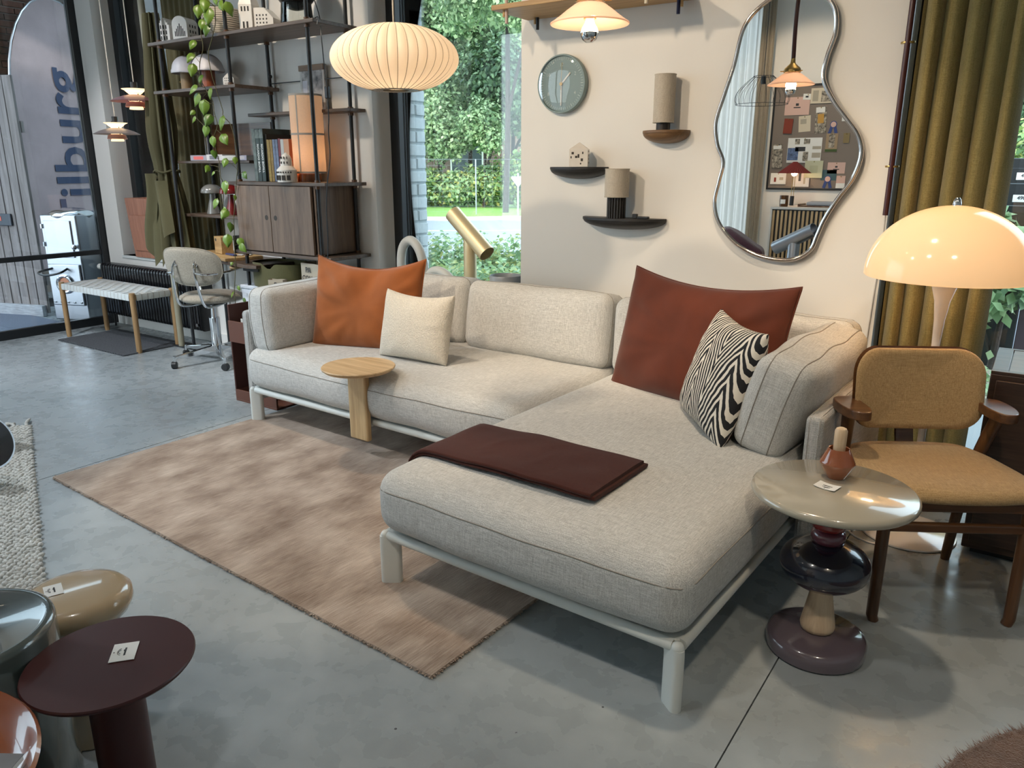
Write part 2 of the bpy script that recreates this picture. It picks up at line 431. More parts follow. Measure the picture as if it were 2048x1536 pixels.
# outer window sills
for x0, x1, lo in ((-6.75, -5.66, .5), (-3.6, -2.55, .3)):
    pass
m_frame = mat('black_window_frame', (.01, .012, .014), .35)
def window(n, x0, x1, z0, z1, mull=()):
    w = obj('window_%d' % n, MB().box(x0, x1, YW+.15, YW+.165, z0, z0+.07), m_frame, kind='structure')
    for a, c in ((x0, x0+.075), (x1-.075, x1)):
        obj('frame', MB().box(a, c, YW+.155, YW+.235, z0, z1), m_frame, w, bev=.004)
    obj('frame', MB().box(x0+.075, x1-.075, YW+.155, YW+.235, z1-.075, z1), m_frame, w, bev=.004)
    obj('frame', MB().box(x0+.075, x1-.075, YW+.155, YW+.235, z0, z0+.06), m_frame, w, bev=.004)
    for q in mull: obj('frame', MB().box(q-.04, q+.04, YW+.155, YW+.235, z0+.06, z1-.075), m_frame, w, bev=.004)
    obj('pane', MB().box(x0+.07, x1-.07, YW+.19, YW+.202, z0+.055, z1-.07), m_pane, w)
    return w
window(1, -6.79, -5.60, .64, 3.35)
window(2, -3.645, -2.512, .42, 3.45)
window(3, -.59, 2.1, .03, 3.45, (.85,))
m_sill = mat('sill_stone', (.72, .74, .72), .5)
obj('trim_1', MB().box(-6.80, -5.59, YW-.012, YW+.16, .615, .64), m_sill, kind='structure', bev=.004)
obj('trim_2', MB().box(-3.65, -2.505, YW-.012, YW+.16, .395, .42), m_sill, kind='structure', bev=.004)
m_base = mat('skirting_paint', (.74, .73, .70), .6)
obj('baseboard_back', MB().box(-7.0, -.6, YW-.012, YW, 0, .085), m_base, kind='structure', bev=.003)
obj('ceiling', MB().box(-7.1, 3.1, -1.82, YW+.3, CEIL, CEIL+.2), m_ceil, kind='structure')
obj('wall_right', MB().box(3.0, 3.15, -1.82, YW+.3, 0, CEIL), m_wall, kind='structure')
# front wall behind the viewer, with a curtained window
YF = -1.62
obj('wall_front', MB().box(-2.78, 3.1, YF-.2, YF, 0, CEIL).box(-4.6, -2.78, YF-.2, YF, 3.1, CEIL).box(-4.75, -4.6, YF-.2, YF, 0, CEIL).box(-7.07, -6.9, YF-.2, YF, 0, CEIL).box(-6.9, -4.75, YF-.2, YF, 3.2, CEIL), m_wall, kind='structure')
w4 = obj('window_4', MB().box(-4.6, -2.78, YF-.16, YF-.08, 0, .07), m_frame, kind='structure')
obj('frame', MB().box(-4.6, -4.52, YF-.16, YF-.08, .07, 3.1), m_frame, w4); obj('frame', MB().box(-2.86, -2.78, YF-.16, YF-.08, .07, 3.1), m_frame, w4)
obj('pane', MB().box(-4.52, -2.86, YF-.125, YF-.115, .07, 3.1), m_pane, w4)
w7 = obj('window_5', MB().box(-6.9, -4.75, YF-.16, YF-.08, 0, .07), m_frame, kind='structure')  # unseen glazing added to bring daylight onto the left wall
for x in (-6.86, -5.82, -4.79): obj('frame', MB().box(x-.035, x+.035, YF-.16, YF-.08, .07, 3.2), m_frame, w7)
for x in (-6.825, -5.785): obj('pane', MB().box(x, x+.96, YF-.125, YF-.115, .07, 3.2), m_pane, w7)
# ---------------------------------------------------------------- left side: steel and glass partition
wlft = obj('wall_left', MB().box(-7.11, -7.03, -1.7, YW+.02, 3.3, CEIL), m_wall, kind='structure')
for y in (YW-.02, 2.1, 1.0, -.3, -1.65):
    obj('frame', MB().box(-7.10, -7.04, y-.035, y+.035, 0, 3.3), m_frame, wlft, bev=.004)
def bars(z0, z1, ya, yb): obj('frame', MB().box(-7.095, -7.045, ya, yb, z0, z1), m_frame, wlft, bev=.004)
ys = (YW-.055, 2.135, 2.065, 1.035, .965, -.265, -.335, -1.615)
for i in range(0, 8, 2):
    a, c = ys[i+1], ys[i]
    bars(0, .075, a, c); bars(.635, .675, a, c)
    obj('pane', MB().box(-7.076, -7.064, a, c, .075, .635), m_pane2, wlft)
    obj('pane', MB().box(-7.076, -7.064, a, c, .675, 3.3), m_pane2, wlft)
# porch beyond the partition
m_brickwall = bpy.data.materials.new('brown_brickwork'); m_brickwall.use_nodes = True
def _bk(m, c1, c2, mo, sc):
    nt = m.node_tree; N = nt.nodes; L = nt.links; b = N['Principled BSDF']
    tc = N.new('ShaderNodeTexCoord'); mp = N.new('ShaderNodeMapping'); mp.inputs['Rotation'].default_value = (R(90), 0, 0)
    cx = N.new('ShaderNodeCombineXYZ'); sp = N.new('ShaderNodeSeparateXYZ'); ad = N.new('ShaderNodeMath'); ad.operation = 'ADD'
    L.new(tc.outputs['Object'], sp.inputs[0]); L.new(sp.outputs[0], ad.inputs[0]); L.new(sp.outputs[1], ad.inputs[1])
    L.new(ad.outputs[0], cx.inputs[0]); L.new(sp.outputs[2], cx.inputs[1])
    k = N.new('ShaderNodeTexBrick'); k.inputs['Scale'].default_value = sc
    k.inputs['Color1'].default_value = (*c1, 1); k.inputs['Color2'].default_value = (*c2, 1); k.inputs['Mortar'].default_value = (*mo, 1)
    k.inputs['Mortar Size'].default_value = .02
    L.new(cx.outputs[0], k.inputs[0]); L.new(k.outputs[0], b.inputs['Base Color']); b.inputs['Roughness'].default_value = .9
    bp = N.new('ShaderNodeBump'); bp.inputs['Strength'].default_value = .6; bp.inputs['Distance'].default_value = .01; bp.invert = True
    L.new(k.outputs['Fac'], bp.inputs['Height']); L.new(bp.outputs[0], b.inputs['Normal'])
_bk(m_brickwall, (.16, .085, .055), (.10, .055, .04), (.22, .2, .18), 2.4)
wp = obj('wall_porch', MB().box(-9.6, -9.45, 2.0, 5.3, 0, 3.5), mat('porch_mortar', (.3, .27, .24), .9), kind='structure')
bkm = []
m_bb = [mat('brown_brick', (.13, .075, .055), .9, bump=(60, .4), var=(25, .3)), mat('red_brown_brick', (.17, .085, .06), .9, bump=(60, .4), var=(25, .3))]
for k in range(4):
    b = MB().box(0, .02, 0, .2, 0, .055); me = bpy.data.meshes.new('brick'); me.from_pydata(b.v, [], b.f); me.materials.append(m_bb[k % 2]); bkm.append(me)
for row in range(12):                                                        # only the courses that show over the flag
    for k in range(8):
        obj('brick', random.choice(bkm), None, wp, (-9.45, 4.05+k*.212-(row % 2)*.1, 2.35+row*.068))
obj('ceiling_porch_shade', MB().box(-9.6, -8.15, 2.0, 5.3, 3.4, 3.55), m_ceil, kind='structure')  # unseen partial roof, added to shade the flag and bricks
obj('wall_porch_side', MB().box(-9.6, -7.6, 5.1, 5.3, 0, 3.5), mat('porch_grey_wall', (.45, .50, .52), .8), kind='structure')
# plank gate leaf standing open in the porch
g = thing('plank_gate', 'tall weathered grey-brown plank gate standing open behind the glass partition', 'gate', (-7.87, 3.52, 0), atan2(.2, .57))
m_weather = wood('weathered_plank', (.16, .13, .12), (.34, .30, .29), .8, 'Z', .8)
for k in range(10):
    obj('plank', MB().box(-.105*(k+1)+.004, -.105*k-.004, 0, .028, .03, 2.19), m_weather, g, bev=.004)
obj('ledge', MB().box(-1.05, -.02, -.05, 0, .0, .11), mat('weathered_pale_plank', (.45, .45, .47), .7, var=(14, .25), aniso=(1, 8, 8)), g, bev=.006)
for z_ in (.3, 1.7): obj('rail', MB().box(-1.05, 0, .03, .06, z_, z_+.1), m_weather, g)
pl = obj('letter_plate', MB().box(-.75, -.25, -.02, -.001, .86, .97), mat('anthracite_plate', (.06, .07, .09), .5), g, bev=.004)
for k in range(3): obj('sticker', MB().box(-.62+k*.09, -.54+k*.09, -.0235, -.0205, .905, .945), mat('red_sticker', (.75, .16, .12), .6), pl)
# grey entrance mat in the porch
obj('porch_mat', MB().box(-9.2, -7.25, 2.3, 3.42, 0, .012), mat('speckled_mat', (.16, .18, .23), .95, var=(240, .8), bump=(300, .6)), label='blue-grey speckled mat on the porch floor behind the glass', cat='mat')
# steel stove / cabinet
st = thing('steel_stove', 'tall brushed steel stove with round port and hinged door behind the glass', 'stove', (-7.45, 3.66, 0), R(22))
obj('body', MB().box(-.19, .19, -.17, .17, .02, .98), m_steel, st, bev=.012)
obj('door', MB().box(-.15, .13, -.182, -.171, .60, .93), m_steel, st, bev=.004)
obj('hinge', cyl((-.165, -.185, .70), (-.165, -.185, .74), .012, 10), m_chrome, st); obj('hinge', cyl((-.165, -.185, .86), (-.165, -.185, .90), .012, 10), m_chrome, st)
obj('knob', MB().sphere((.16, -.2, .70), .025, 12), m_chrome, st)
obj('front_plate', MB().box(-.17, .17, -.19, -.171, .16, .54), m_steel, st, bev=.02)
pr = obj('port', MB().tube([(.075*cos(2*pi*k/28), -.2, .36+.075*sin(2*pi*k/28)) for k in range(28)], .016, 8, closed=True), m_chrome, st)
obj('window', MB().lathe([(0, 0), (.07, 0), (.07, .01), (0, .01)], 24, Matrix.Translation((0, -.19, .36)) @ Matrix.Rotation(R(90), 4, 'X')), mat('copper_tint', (.4, .16, .09), .3, .6), pr)  # port window in plain copper colour
obj('handle', MB().tube(spline([(-.12, -.19, .5), (-.2, -.27, .47), (-.1, -.30, .45), (.02, -.27, .47), (.04, -.19, .5)], 5), .01, 8), m_black_gloss, st)
obj('lid', MB().sphere((0, 0, .97), (.2, .18, .07), 20), m_chrome, st)
for k in range(5): obj('bolt', MB().sphere((-.14+k*.07, -.192, .19), .011, 8), m_chrome, st)
# beach flag with lettering, beyond the porch opening
ff = thing('banner_flag', 'pale mauve arch-topped banner flag with blue vertical lettering behind the glass', 'flag', (-8.75, 4.42, 0), R(90+12))
m_flag = mat('flag_cloth', (.27, .215, .22), .8, bump=(12, .3, .02), var=(3, .15))
poly = [(-.58, .35)] + [(-.58, 1.9)] + [(-.58+1.16*(1-cos(pi*k/16))/2, 2.0+1.05*sin(pi*k/16)) for k in range(17)] + [(.58, 1.9), (.58, .35)]
fb = MB(); n = len(poly)
fb.add([(x, .006*sin(9*z), z) for x, z in poly] + [(x, .006*sin(9*z)+.004, z) for x, z in poly], [tuple(range(n)), tuple(range(n, 2*n))[::-1]] + [(i, i+n, (i+1) % n+n, (i+1) % n) for i in range(n)])
obj('cloth', fb, m_flag, ff)
obj('pole', MB().tube([(-.59, .01, .02)] + [(-.59, .01, 1.9)] + [(-.59+1.16*(1-cos(pi*k/16))/2, .01, 2.0+1.05*sin(pi*k/16)) for k in range(17)], .012, 8), m_steel, ff)
obj('foot', MB().lathe([(0, 0), (.22, 0), (.22, .03), (0, .03)], 24, Matrix.Translation((-.59, .01, 0))), m_black, ff)
text('Tilburg', .58, mat('blue_print', (.02, .032, .07), .6), ff, Matrix.Translation((-.02, -.014, 1.55)) @ Matrix.Rotation(R(90), 4, 'X') @ Matrix.Rotation(R(90), 4, 'Z'), bold=.008)
# ================================================================ ceiling spots (out of the frame, the shop's track lights plus the added cool one)
m_spotglow = mat('spot_lens', (1, .9, .75), .3, emit=((1, .86, .66), 14))
def spotlight(loc, target, watts, cone=62, blend=.35, col=(1, .80, .58), size=.08):
    d = (Vector(target)-Vector(loc)).normalized()
    t = thing('track_spotlight', 'black ceiling track spotlight above the showroom, out of the photograph', 'spotlight', loc, 0, 'ceiling track spots')
    q = d.to_track_quat('-Z', 'Y').to_matrix().to_4x4()
    o = obj('can', MB().lathe([(.052, -.005), (.055, .12), (.03, .14), (0, .14)], 20), m_black, t); o.matrix_local = q
    o = obj('lens', MB().lathe([(0, .012), (.048, .012)], 20), m_spotglow, t); o.matrix_local = q
    h = (CEIL-loc[2])
    obj('stem', cyl((0, 0, .05), (0, 0, h), .01, 8), m_black, t)
    l = bpy.data.lights.new('spot', 'SPOT'); l.energy = watts; l.spot_size = R(cone); l.spot_blend = blend; l.color = col; l.shadow_soft_size = size
    s = bpy.data.objects.new('spot', l); COL.objects.link(s); s.location = Vector(loc)+d*.02
    s.rotation_euler = d.to_track_quat('-Z', 'Y').to_euler()
    return t
WARM = (1, .79, .56); NEUT = (1, .90, .78); COOL = (.86, .93, 1)
for a in SPOTS: spotlight(*a)
obj('trim_track', MB().box(-6.5, 2.4, 2.13, 2.17, CEIL-.03, CEIL).box(-6.5, 2.4, .28, .32, CEIL-.03, CEIL), m_black, kind='structure')

# ================================================================ sofa
def axis_steps(h, r, k, e=4):
    c = h-r
    return [-h+r*i/e for i in range(e)] + [-c+2*c*i/k for i in range(k+1)] + [c+r*(i+1)/e for i in range(e)]
def cushion_fn(h, r, crown=(0, 0, 0), sag=0., lump=.004, seed=0, foot=1.):
    H = Vector(h)
    def f(p):
        q = Vector([max(-(H[i]-r), min(H[i]-r, p[i])) for i in range(3)])
        d = Vector(p)-q
        if d.length > 1e-9: d = d.normalized()*r
        q = q+d
        n = [q[i]/H[i] for i in range(3)]
        w = [max(0, 1-n[i]*n[i]) for i in range(3)]
        out = q.copy()
        for i in range(3):
            j, k = (i+1) % 3, (i+2) % 3
            out[i] += crown[i]*(w[j]**.7)*(w[k]**.7)*(1 if n[i] > 0 else -1)*min(1, abs(n[i])*1.2)
        if sag: out.z -= sag*w[0]*max(0, n[2])
        s = Vector((q.x*4.2+seed, q.y*4.2, q.z*4.2))
        out += Vector((noise.noise(s), noise.noise(s+Vector((9, 0, 0))), noise.noise(s+Vector((0, 9, 0)))))*lump
        return out
    return f
def cushion_mesh(h, r, f, k=(14, 14, 8)):
    ax = [axis_steps(h[i], r, k[i]) for i in range(3)]
    idx = {}; vs = []; fs = []
    def vid(p):
        key = tuple(round(c, 5) for c in p)
        if key not in idx: idx[key] = len(vs); vs.append(tuple(f(p)))
        return idx[key]
    for i in range(3):
        j, kk = (i+1) % 3, (i+2) % 3
        for sgn in (-1, 1):
            for a in range(len(ax[j])-1):
                for b in range(len(ax[kk])-1):
                    def P(x, y):
                        p = [0, 0, 0]; p[i] = sgn*h[i]; p[j] = ax[j][x]; p[kk] = ax[kk][y]; return vid(p)
                    q = (P(a, b), P(a+1, b), P(a+1, b+1), P(a, b+1))
                    fs.append(q if sgn > 0 else q[::-1])
    m = MB(); m.v = vs; m.f = fs
    return m
def seam_loop(h, r, f, axis, level, n=28):
    """points round the four sides of the cushion at a level of one axis"""
    j, k = (axis+1) % 3, (axis+2) % 3; pts = []
    for s in range(4):
        for i in range(n):
            t = -1+2*i/n
            a, b = ((t, -1), (1, t), (-t, 1), (-1, -t))[s]
            p = [0, 0, 0]; p[axis] = level; p[j] = a*h[j]; p[k] = b*h[k]
            pts.append(f(p))
    return pts
def soft_box(name, parent, m, c, h, r, crown, seams=(), M=None, sag=0, lump=.004, seed=0, mseam=None, k=(14, 14, 8), **kw):
    f = cushion_fn(h, r, crown, sag, lump, seed)
    o = obj(name, cushion_mesh(h, r, f, k), m, parent, ang=180, **kw)
    o.matrix_local = M if M is not None else Matrix.Translation(c)
    for ax, lv in seams:
        b = MB().tube(seam_loop(h, r, f, ax, lv), .0022, 5, closed=True)
        obj('seam', b, mseam or m, o, ang=180)
    return o
m_linen = weave('sofa_linen', (.40, .40, .385), (.70, .695, .67), .9, .92, .6, .55, .15)
m_linen_d = weave('sofa_panel_weave', (.35, .345, .335), (.60, .59, .565), .6, .92, .8, .6, .1)
m_seam = mat('seam_thread', (.27, .25, .22), .9)
SO = (-1.728, 1.712, 0); SR = R(-2.02)
sofa = thing('corner_sofa', 'large pale linen corner sofa with a chaise and white metal frame', 'sofa', SO, SR)
# frame rails
rl = .0175; rz = .188
def rail(p, q): return obj('rail', MB().tube([p, q], rl, 14), m_white_metal, sofa)
rail((.03, .018, rz), (1.08, .018, rz)); rail((1.095, .03, rz), (1.095, 1.80, rz)); rail((.018, .03, rz), (.018, .83, rz))
rail((-1.85, .835, rz), (.0, .835, rz)); rail((-1.87, .85, rz), (-1.87, 1.80, rz)); rail((-1.87, 1.80, rz), (1.095, 1.80, rz))
obj('platform', MB().box(.018, 1.092, .02, 1.8, .19, .204).box(-1.868, .02, .838, 1.8, .19, .204), m_white_metal, sofa, bev=.004)
# corner legs: flat plates set diagonally, flowing into the rails
def leg(cx, cy, ang):
    prof = rrect(.074, .034, .0165, 5)
    b = MB(); lv = [(0, .96, 0), (.004, 1, 0), (.15, 1, 0), (.165, 1.06, .001), (.176, 1.25, .004), (.186, 1.5, .009)]
    n = len(prof)
    for z, k, e in lv: b.v += [(x*k+.037*k+(-.0)*(k-1), y*(1+e*6), z) for x, y in prof]
    for q in range(len(lv)-1): b.f += [(q*n+i, q*n+(i+1) % n, (q+1)*n+(i+1) % n, (q+1)*n+i) for i in range(n)]
    b.f += [tuple(range(n))[::-1], tuple((len(lv)-1)*n+i for i in range(n))]
    o = obj('leg', b, m_white_metal, sofa, (cx, cy, 0), (0, 0, ang), ang=50)
    obj('corner_cap', MB().sphere((.0215, 0, .188), .0182, 14), m_white_metal, o)
    return o
leg(.0, .0, R(36)); leg(1.112, .0, R(180-36)); leg(-1.888, .816, R(36)); leg(1.112, 1.81, R(180+36)); leg(-1.888, 1.81, R(-36)); leg(-.05, 1.81, R(-90))
# upholstered panels (arms and back)
def panel(c, d, M=None):
    h = [q/2 for q in d]; r = min(h)*.7
    o = soft_box('panel', sofa, m_linen_d, c, h, r, (0, 0, 0), (), lump=.0015, k=(3, 10, 8) if d[0] < d[1] else (24, 3, 8))
    a = 0 if d[0] < d[1] else 1
    f = cushion_fn(h, r, (0, 0, 0), 0, .0015)
    obj('piping', MB().tube(seam_loop(h, r, f, a, -h[a]*.55), .003, 5, closed=True), m_linen_d, o)
    obj('piping', MB().tube(seam_loop(h, r, f, a, h[a]*.55), .003, 5, closed=True), m_linen_d, o)
panel((-1.935, 1.36, .365), (.06, 1.00, .52)); panel((1.155, 1.37, .355), (.06, .98, .50)); panel((-.39, 1.86, .36), (3.0, .055, .52))
# seat cushions
soft_box('seat_cushion', sofa, m_linen, (-.953, 1.315, .318), (.945, .513, .112), .075, (.012, .022, .02), ((2, .055),), seed=3, mseam=m_seam, k=(26, 14, 4), lump=.007, sag=.01)
soft_box('seat_cushion', sofa, m_linen, (.555, .905, .318), (.562, .925, .112), .075, (.012, .022, .02), ((2, .055),), seed=11, mseam=m_seam, k=(16, 26, 4), lump=.006)
# loose back and arm cushions
def lean(c, ax, deg, rz=0):
    return Matrix.Translation(c) @ Matrix.Rotation(R(rz), 4, 'Z') @ Matrix.Rotation(R(deg), 4, ax)
soft_box('back_cushion', sofa, m_linen, None, (.345, .10, .185), .055, (.006, .03, .012), ((1, -.055), (1, .055)), lean((-1.31, 1.70, .600), 'X', -9), seed=21, mseam=m_seam, k=(14, 5, 10), lump=.01)
soft_box('back_cushion', sofa, m_linen, None, (.452, .10, .185), .055, (.006, .035, .012), ((1, -.055), (1, .055)), lean((-.488, 1.68, .600), 'X', -9), seed=32, mseam=m_seam, k=(18, 5, 10), lump=.01)
soft_box('back_cushion', sofa, m_linen, None, (.545, .10, .185), .055, (.006, .03, .012), ((1, -.055), (1, .055)), lean((.54, 1.67, .602), 'X', -8), seed=41, mseam=m_seam, k=(20, 5, 10), lump=.01)
soft_box('arm_cushion', sofa, m_linen, None, (.095, .40, .178), .05, (.028, .006, .012), ((0, -.05), (0, .05)), lean((-1.79, 1.245, .586), 'Y', -3), seed=51, mseam=m_seam, k=(5, 16, 10), lump=.01)
soft_box('arm_cushion', sofa, m_linen, None, (.095, .40, .178), .05, (.028, .006, .012), ((0, -.05), (0, .05)), lean((1.005, 1.265, .60), 'Y', 15), seed=63, mseam=m_seam, k=(5, 16, 10), lump=.012)

SM = Matrix.Translation(SO) @ Matrix.Rotation(SR, 4, 'Z')
def su(u, v, z): return SM @ Vector((u, v, z))
# ================================================================ scatter cushions
def pillow(name, label, m, c, x, y, w, h, t, conc=.05, wr=.012, seed=0, sag=0., piping=None, n=40, group=None, dent=0.):
    b = MB()
    def fn(sgn):
        def f(a, bb):
            u, v = 2*a-1, 2*bb-1
            u = math.copysign(1-(1-abs(u))**1.25, u); v = math.copysign(1-(1-abs(v))**1.25, v)
            px = u*w/2*(1-conc*(1-v*v)); py = v*h/2*(1-conc*(1-u*u))
            T = t/2*(max(0, (1-u**4)*(1-v**4))**.5)*(1-.25*(u*u+v*v)/2)
            py -= sag*(1-u*u)*(v+1)/2
            e = Vector((px*7+seed, py*7, sgn*2)); k = noise.noise(e)
            # folds running towards the corners
            ang = atan2(v, u); rr = min(1.3, sqrt(u*u+v*v))
            fold = noise.noise(Vector((cos(ang)*4+seed, sin(ang)*4, rr*1.2)))
            bd = min(1, 6*(1-abs(u)))*min(1, 6*(1-abs(v)))
            z = sgn*T + (wr*k + wr*1.3*fold*rr)*bd
            if dent and sgn > 0: z -= dent*math.exp(-((u-.1)**2/.08+(v-.55)**2/.18))
            return (px, py, z)
        return f
    f1 = fn(1); f2 = fn(-1)
    b.grid(f1, n, n); b.grid(lambda a, c_: f2(1-a, c_), n, n)
    M = basis(c, x, y)
    o = obj(name, b, m, ang=180, label=label, cat='cushion', group=group)
    bmm = bmesh.new(); bmm.from_mesh(o.data); bmesh.ops.remove_doubles(bmm, verts=bmm.verts, dist=.0006); bmm.to_mesh(o.data); bmm.free()
    o.matrix_world = M
    if piping:
        e = []
        for s in range(4):
            for i in range(24):
                q = i/24
                a, c_ = ((q, 0), (1, q), (1-q, 1), (0, 1-q))[s]
                e.append(f1(a, c_))
        obj('piping', MB().tube(e, .0035, 6, closed=True), piping, o, ang=180)
    return o
def dirs(yaw, tilt):
    """pillow axes in sofa space: x across (yaw about z), y up leaning back by tilt"""
    x = Vector((cos(R(yaw)), sin(R(yaw)), 0)); back = Vector((-sin(R(yaw)), cos(R(yaw)), 0))
    y = Vector((0, 0, cos(R(tilt))))+back*sin(R(tilt))
    return (SM.to_3x3() @ x, SM.to_3x3() @ y)
m_vel_or = mat('burnt_orange_velvet', (.30, .084, .015), .85, sheen=.35, bump=(400, .15), var=(9, .12))
m_vel_ru = mat('rust_red_velvet', (.095, .017, .004), .9, sheen=.2, bump=(400, .15), var=(9, .12))
m_boucle = mat('cream_boucle', (.66, .61, .52), .95, bump=(170, 1.0, .006), var=(150, .12), sheen=.2)
x, y = dirs(18, 14)
pillow('scatter_cushion', 'burnt orange velvet cushion leaning in the left corner of the sofa', m_vel_or, su(-1.375, 1.27, .665), x, y, .67, .52, .19, .045, .014, 5, .055, m_vel_or, dent=.035)
x, y = dirs(4, 14)
pillow('scatter_cushion', 'small square cream boucle cushion in front of the orange cushion', m_boucle, su(-.915, 1.17, .612), x, y, .445, .355, .15, .045, .005, 15, .02)
x, y = dirs(-15, 15)
pillow('scatter_cushion', 'large rust red velvet cushion standing at the back of the chaise', m_vel_ru, su(.52, 1.37, .69), x, y, .84, .56, .18, .035, .012, 25, .045, m_vel_ru)
# zebra cushion: woven chevron stripes, procedural
m_zeb = bpy.data.materials.new('zebra_weave'); m_zeb.use_nodes = True
def _zeb():
    nt = m_zeb.node_tree; N = nt.nodes; L = nt.links; b = N['Principled BSDF']
    tc = N.new('ShaderNodeTexCoord'); sp = N.new('ShaderNodeSeparateXYZ'); L.new(tc.outputs['Object'], sp.inputs[0])
    nz = N.new('ShaderNodeTexNoise'); nz.inputs['Scale'].default_value = 26; nz.inputs['Detail'].default_value = 2; L.new(tc.outputs['Object'], nz.inputs[0])
    nb = N.new('ShaderNodeTexNoise'); nb.inputs['Scale'].default_value = 5; nb.inputs['Detail'].default_value = 1; L.new(tc.outputs['Object'], nb.inputs[0])
    def math_(op, a, c=None, v=None):
        n = N.new('ShaderNodeMath'); n.operation = op; L.new(a, n.inputs[0])
        if c is not None: L.new(c, n.inputs[1])
        if v is not None: n.inputs[1].default_value = v
        return n.outputs[0]
    # chevrons: distance from three ridge lines
    ax = math_('ABSOLUTE', math_('ADD', sp.outputs[0], v=.035))
    ax2 = math_('PINGPONG', ax, v=.115)
    t = math_('ADD', math_('MULTIPLY', ax2, v=2.5), math_('MULTIPLY', sp.outputs[1], v=1.0))
    t = math_('ADD', t, math_('MULTIPLY', nz.outputs[0], v=.022))
    t = math_('ADD', t, math_('MULTIPLY', nb.outputs[0], v=.16))
    s = math_('SINE', math_('MULTIPLY', t, v=112.))
    g = math_('GREATER_THAN', s, v=.12)
    mx = N.new('ShaderNodeMix'); mx.data_type = 'RGBA'; mx.inputs[6].default_value = (.012, .012, .014, 1); mx.inputs[7].default_value = (.78, .72, .62, 1)
    L.new(g, mx.inputs[0]); L.new(mx.outputs[2], b.inputs['Base Color']); b.inputs['Roughness'].default_value = .9
    bp = N.new('ShaderNodeBump'); bp.inputs['Strength'].default_value = .4; bp.inputs['Distance'].default_value = .002
    L.new(g, bp.inputs['Height']); L.new(bp.outputs[0], b.inputs['Normal'])
_zeb()
zx = SM.to_3x3() @ Vector((.37, -.44, 0)); zy = SM.to_3x3() @ Vector((.17, .02, .43))
pillow('scatter_cushion', 'black and white zebra striped cushion leaning against the right arm cushion', m_zeb, su(.75, 1.075, .642), zx, zy, .50, .44, .15, .05, .006, 35, .01)

# ================================================================ folded throw on the chaise
m_throw = weave('maroon_wool', (.036, .009, .006), (.07, .018, .012), 1.6, .95, .35, .8, .1)
th = thing('folded_throw', 'folded dark maroon wool throw lying across the foot of the chaise', 'blanket', SO, SR)
def top_z(u, v):
    """height of the chaise cushion surface under the throw"""
    x = (u-.555)/.562; w = max(0, 1-x*x)
    z = .432+.016*w
    e = u+.01
    if e < .085: z -= .085-sqrt(max(0, .085**2-(.085-max(e, 0))**2))
    if e < 0: z += e*3.2
    return z
def throw_layer(u0, u1, v0, v1, dz, thick, ph):
    def P(a, c_, side):
        # a along u, c_ round the section
        u = u0+(u1-u0)*a
        s = c_
        vv = v0+(v1-v0)*s+.010*noise.noise(Vector((u*5, ph, s)))
        z = top_z(u, vv)+dz+.004*noise.noise(Vector((u*9+ph, vv*9, 0)))
        rr = sqrt((u-.36)**2+(vv-.315)**2)
        if side: z += .0025*math.exp(-((rr-.115)/.012)**2)
        return u, vv, z
    def sec(a, k):
        m_ = 26
        if k < 9:
            u, v, z = P(a, k/8, True); return (u, v, z+thick)
        if k < 13:
            q = (k-8)/5*pi; u, v, z = P(a, 1, False); return (u, v+thick/2*sin(q), z+thick/2+thick/2*cos(q))
        if k < 22:
            u, v, z = P(a, 1-(k-13)/8, False); return (u, v, z)
        q = (k-21)/5*pi; u, v, z = P(a, 0, False); return (u, v-thick/2*sin(q), z+thick/2-thick/2*cos(q))
    b = MB(); nu = 44
    for i in range(nu):
        for k in range(26): b.v.append(sec(i/(nu-1), k))
    for i in range(nu-1):
        for k in range(26):
            b.f.append((i*26+k, i*26+(k+1) % 26, (i+1)*26+(k+1) % 26, (i+1)*26+k))
    b.f.append(tuple(range(26))); b.f.append(tuple((nu-1)*26+k for k in range(26))[::-1])
    return b
obj('fold', throw_layer(-.012, .745, .165, .495, .006, .013, 1.), m_throw, th, ang=60)
obj('fold', throw_layer(-.018, .735, .160, .490, .019, .013, 5.), m_throw, th, ang=60)

# ================================================================ oak table clamped on the sofa rail
ct = thing('clamp_on_table', 'round pale oak table with a flat post clamped to the sofa front rail', 'side table', su(-.945, .785, 0), SR)
obj('post', MB().prism([(x, y) for x, y in rrect(.128, .034, .012, 5)], .105, .462), m_oak_v, ct, bev=.006)
obj('tabletop', MB().lathe([(0, -.0), (.135, 0), (.160, .006), (.173, .017), (.175, .022), (.172, .026), (0, .027)], 64, Matrix.Translation((.035, -.025, .462))), m_oak, ct, ang=40)
obj('bracket', MB().box(-.03, .03, .017, .06, .16, .19), m_white_metal, ct, bev=.004)
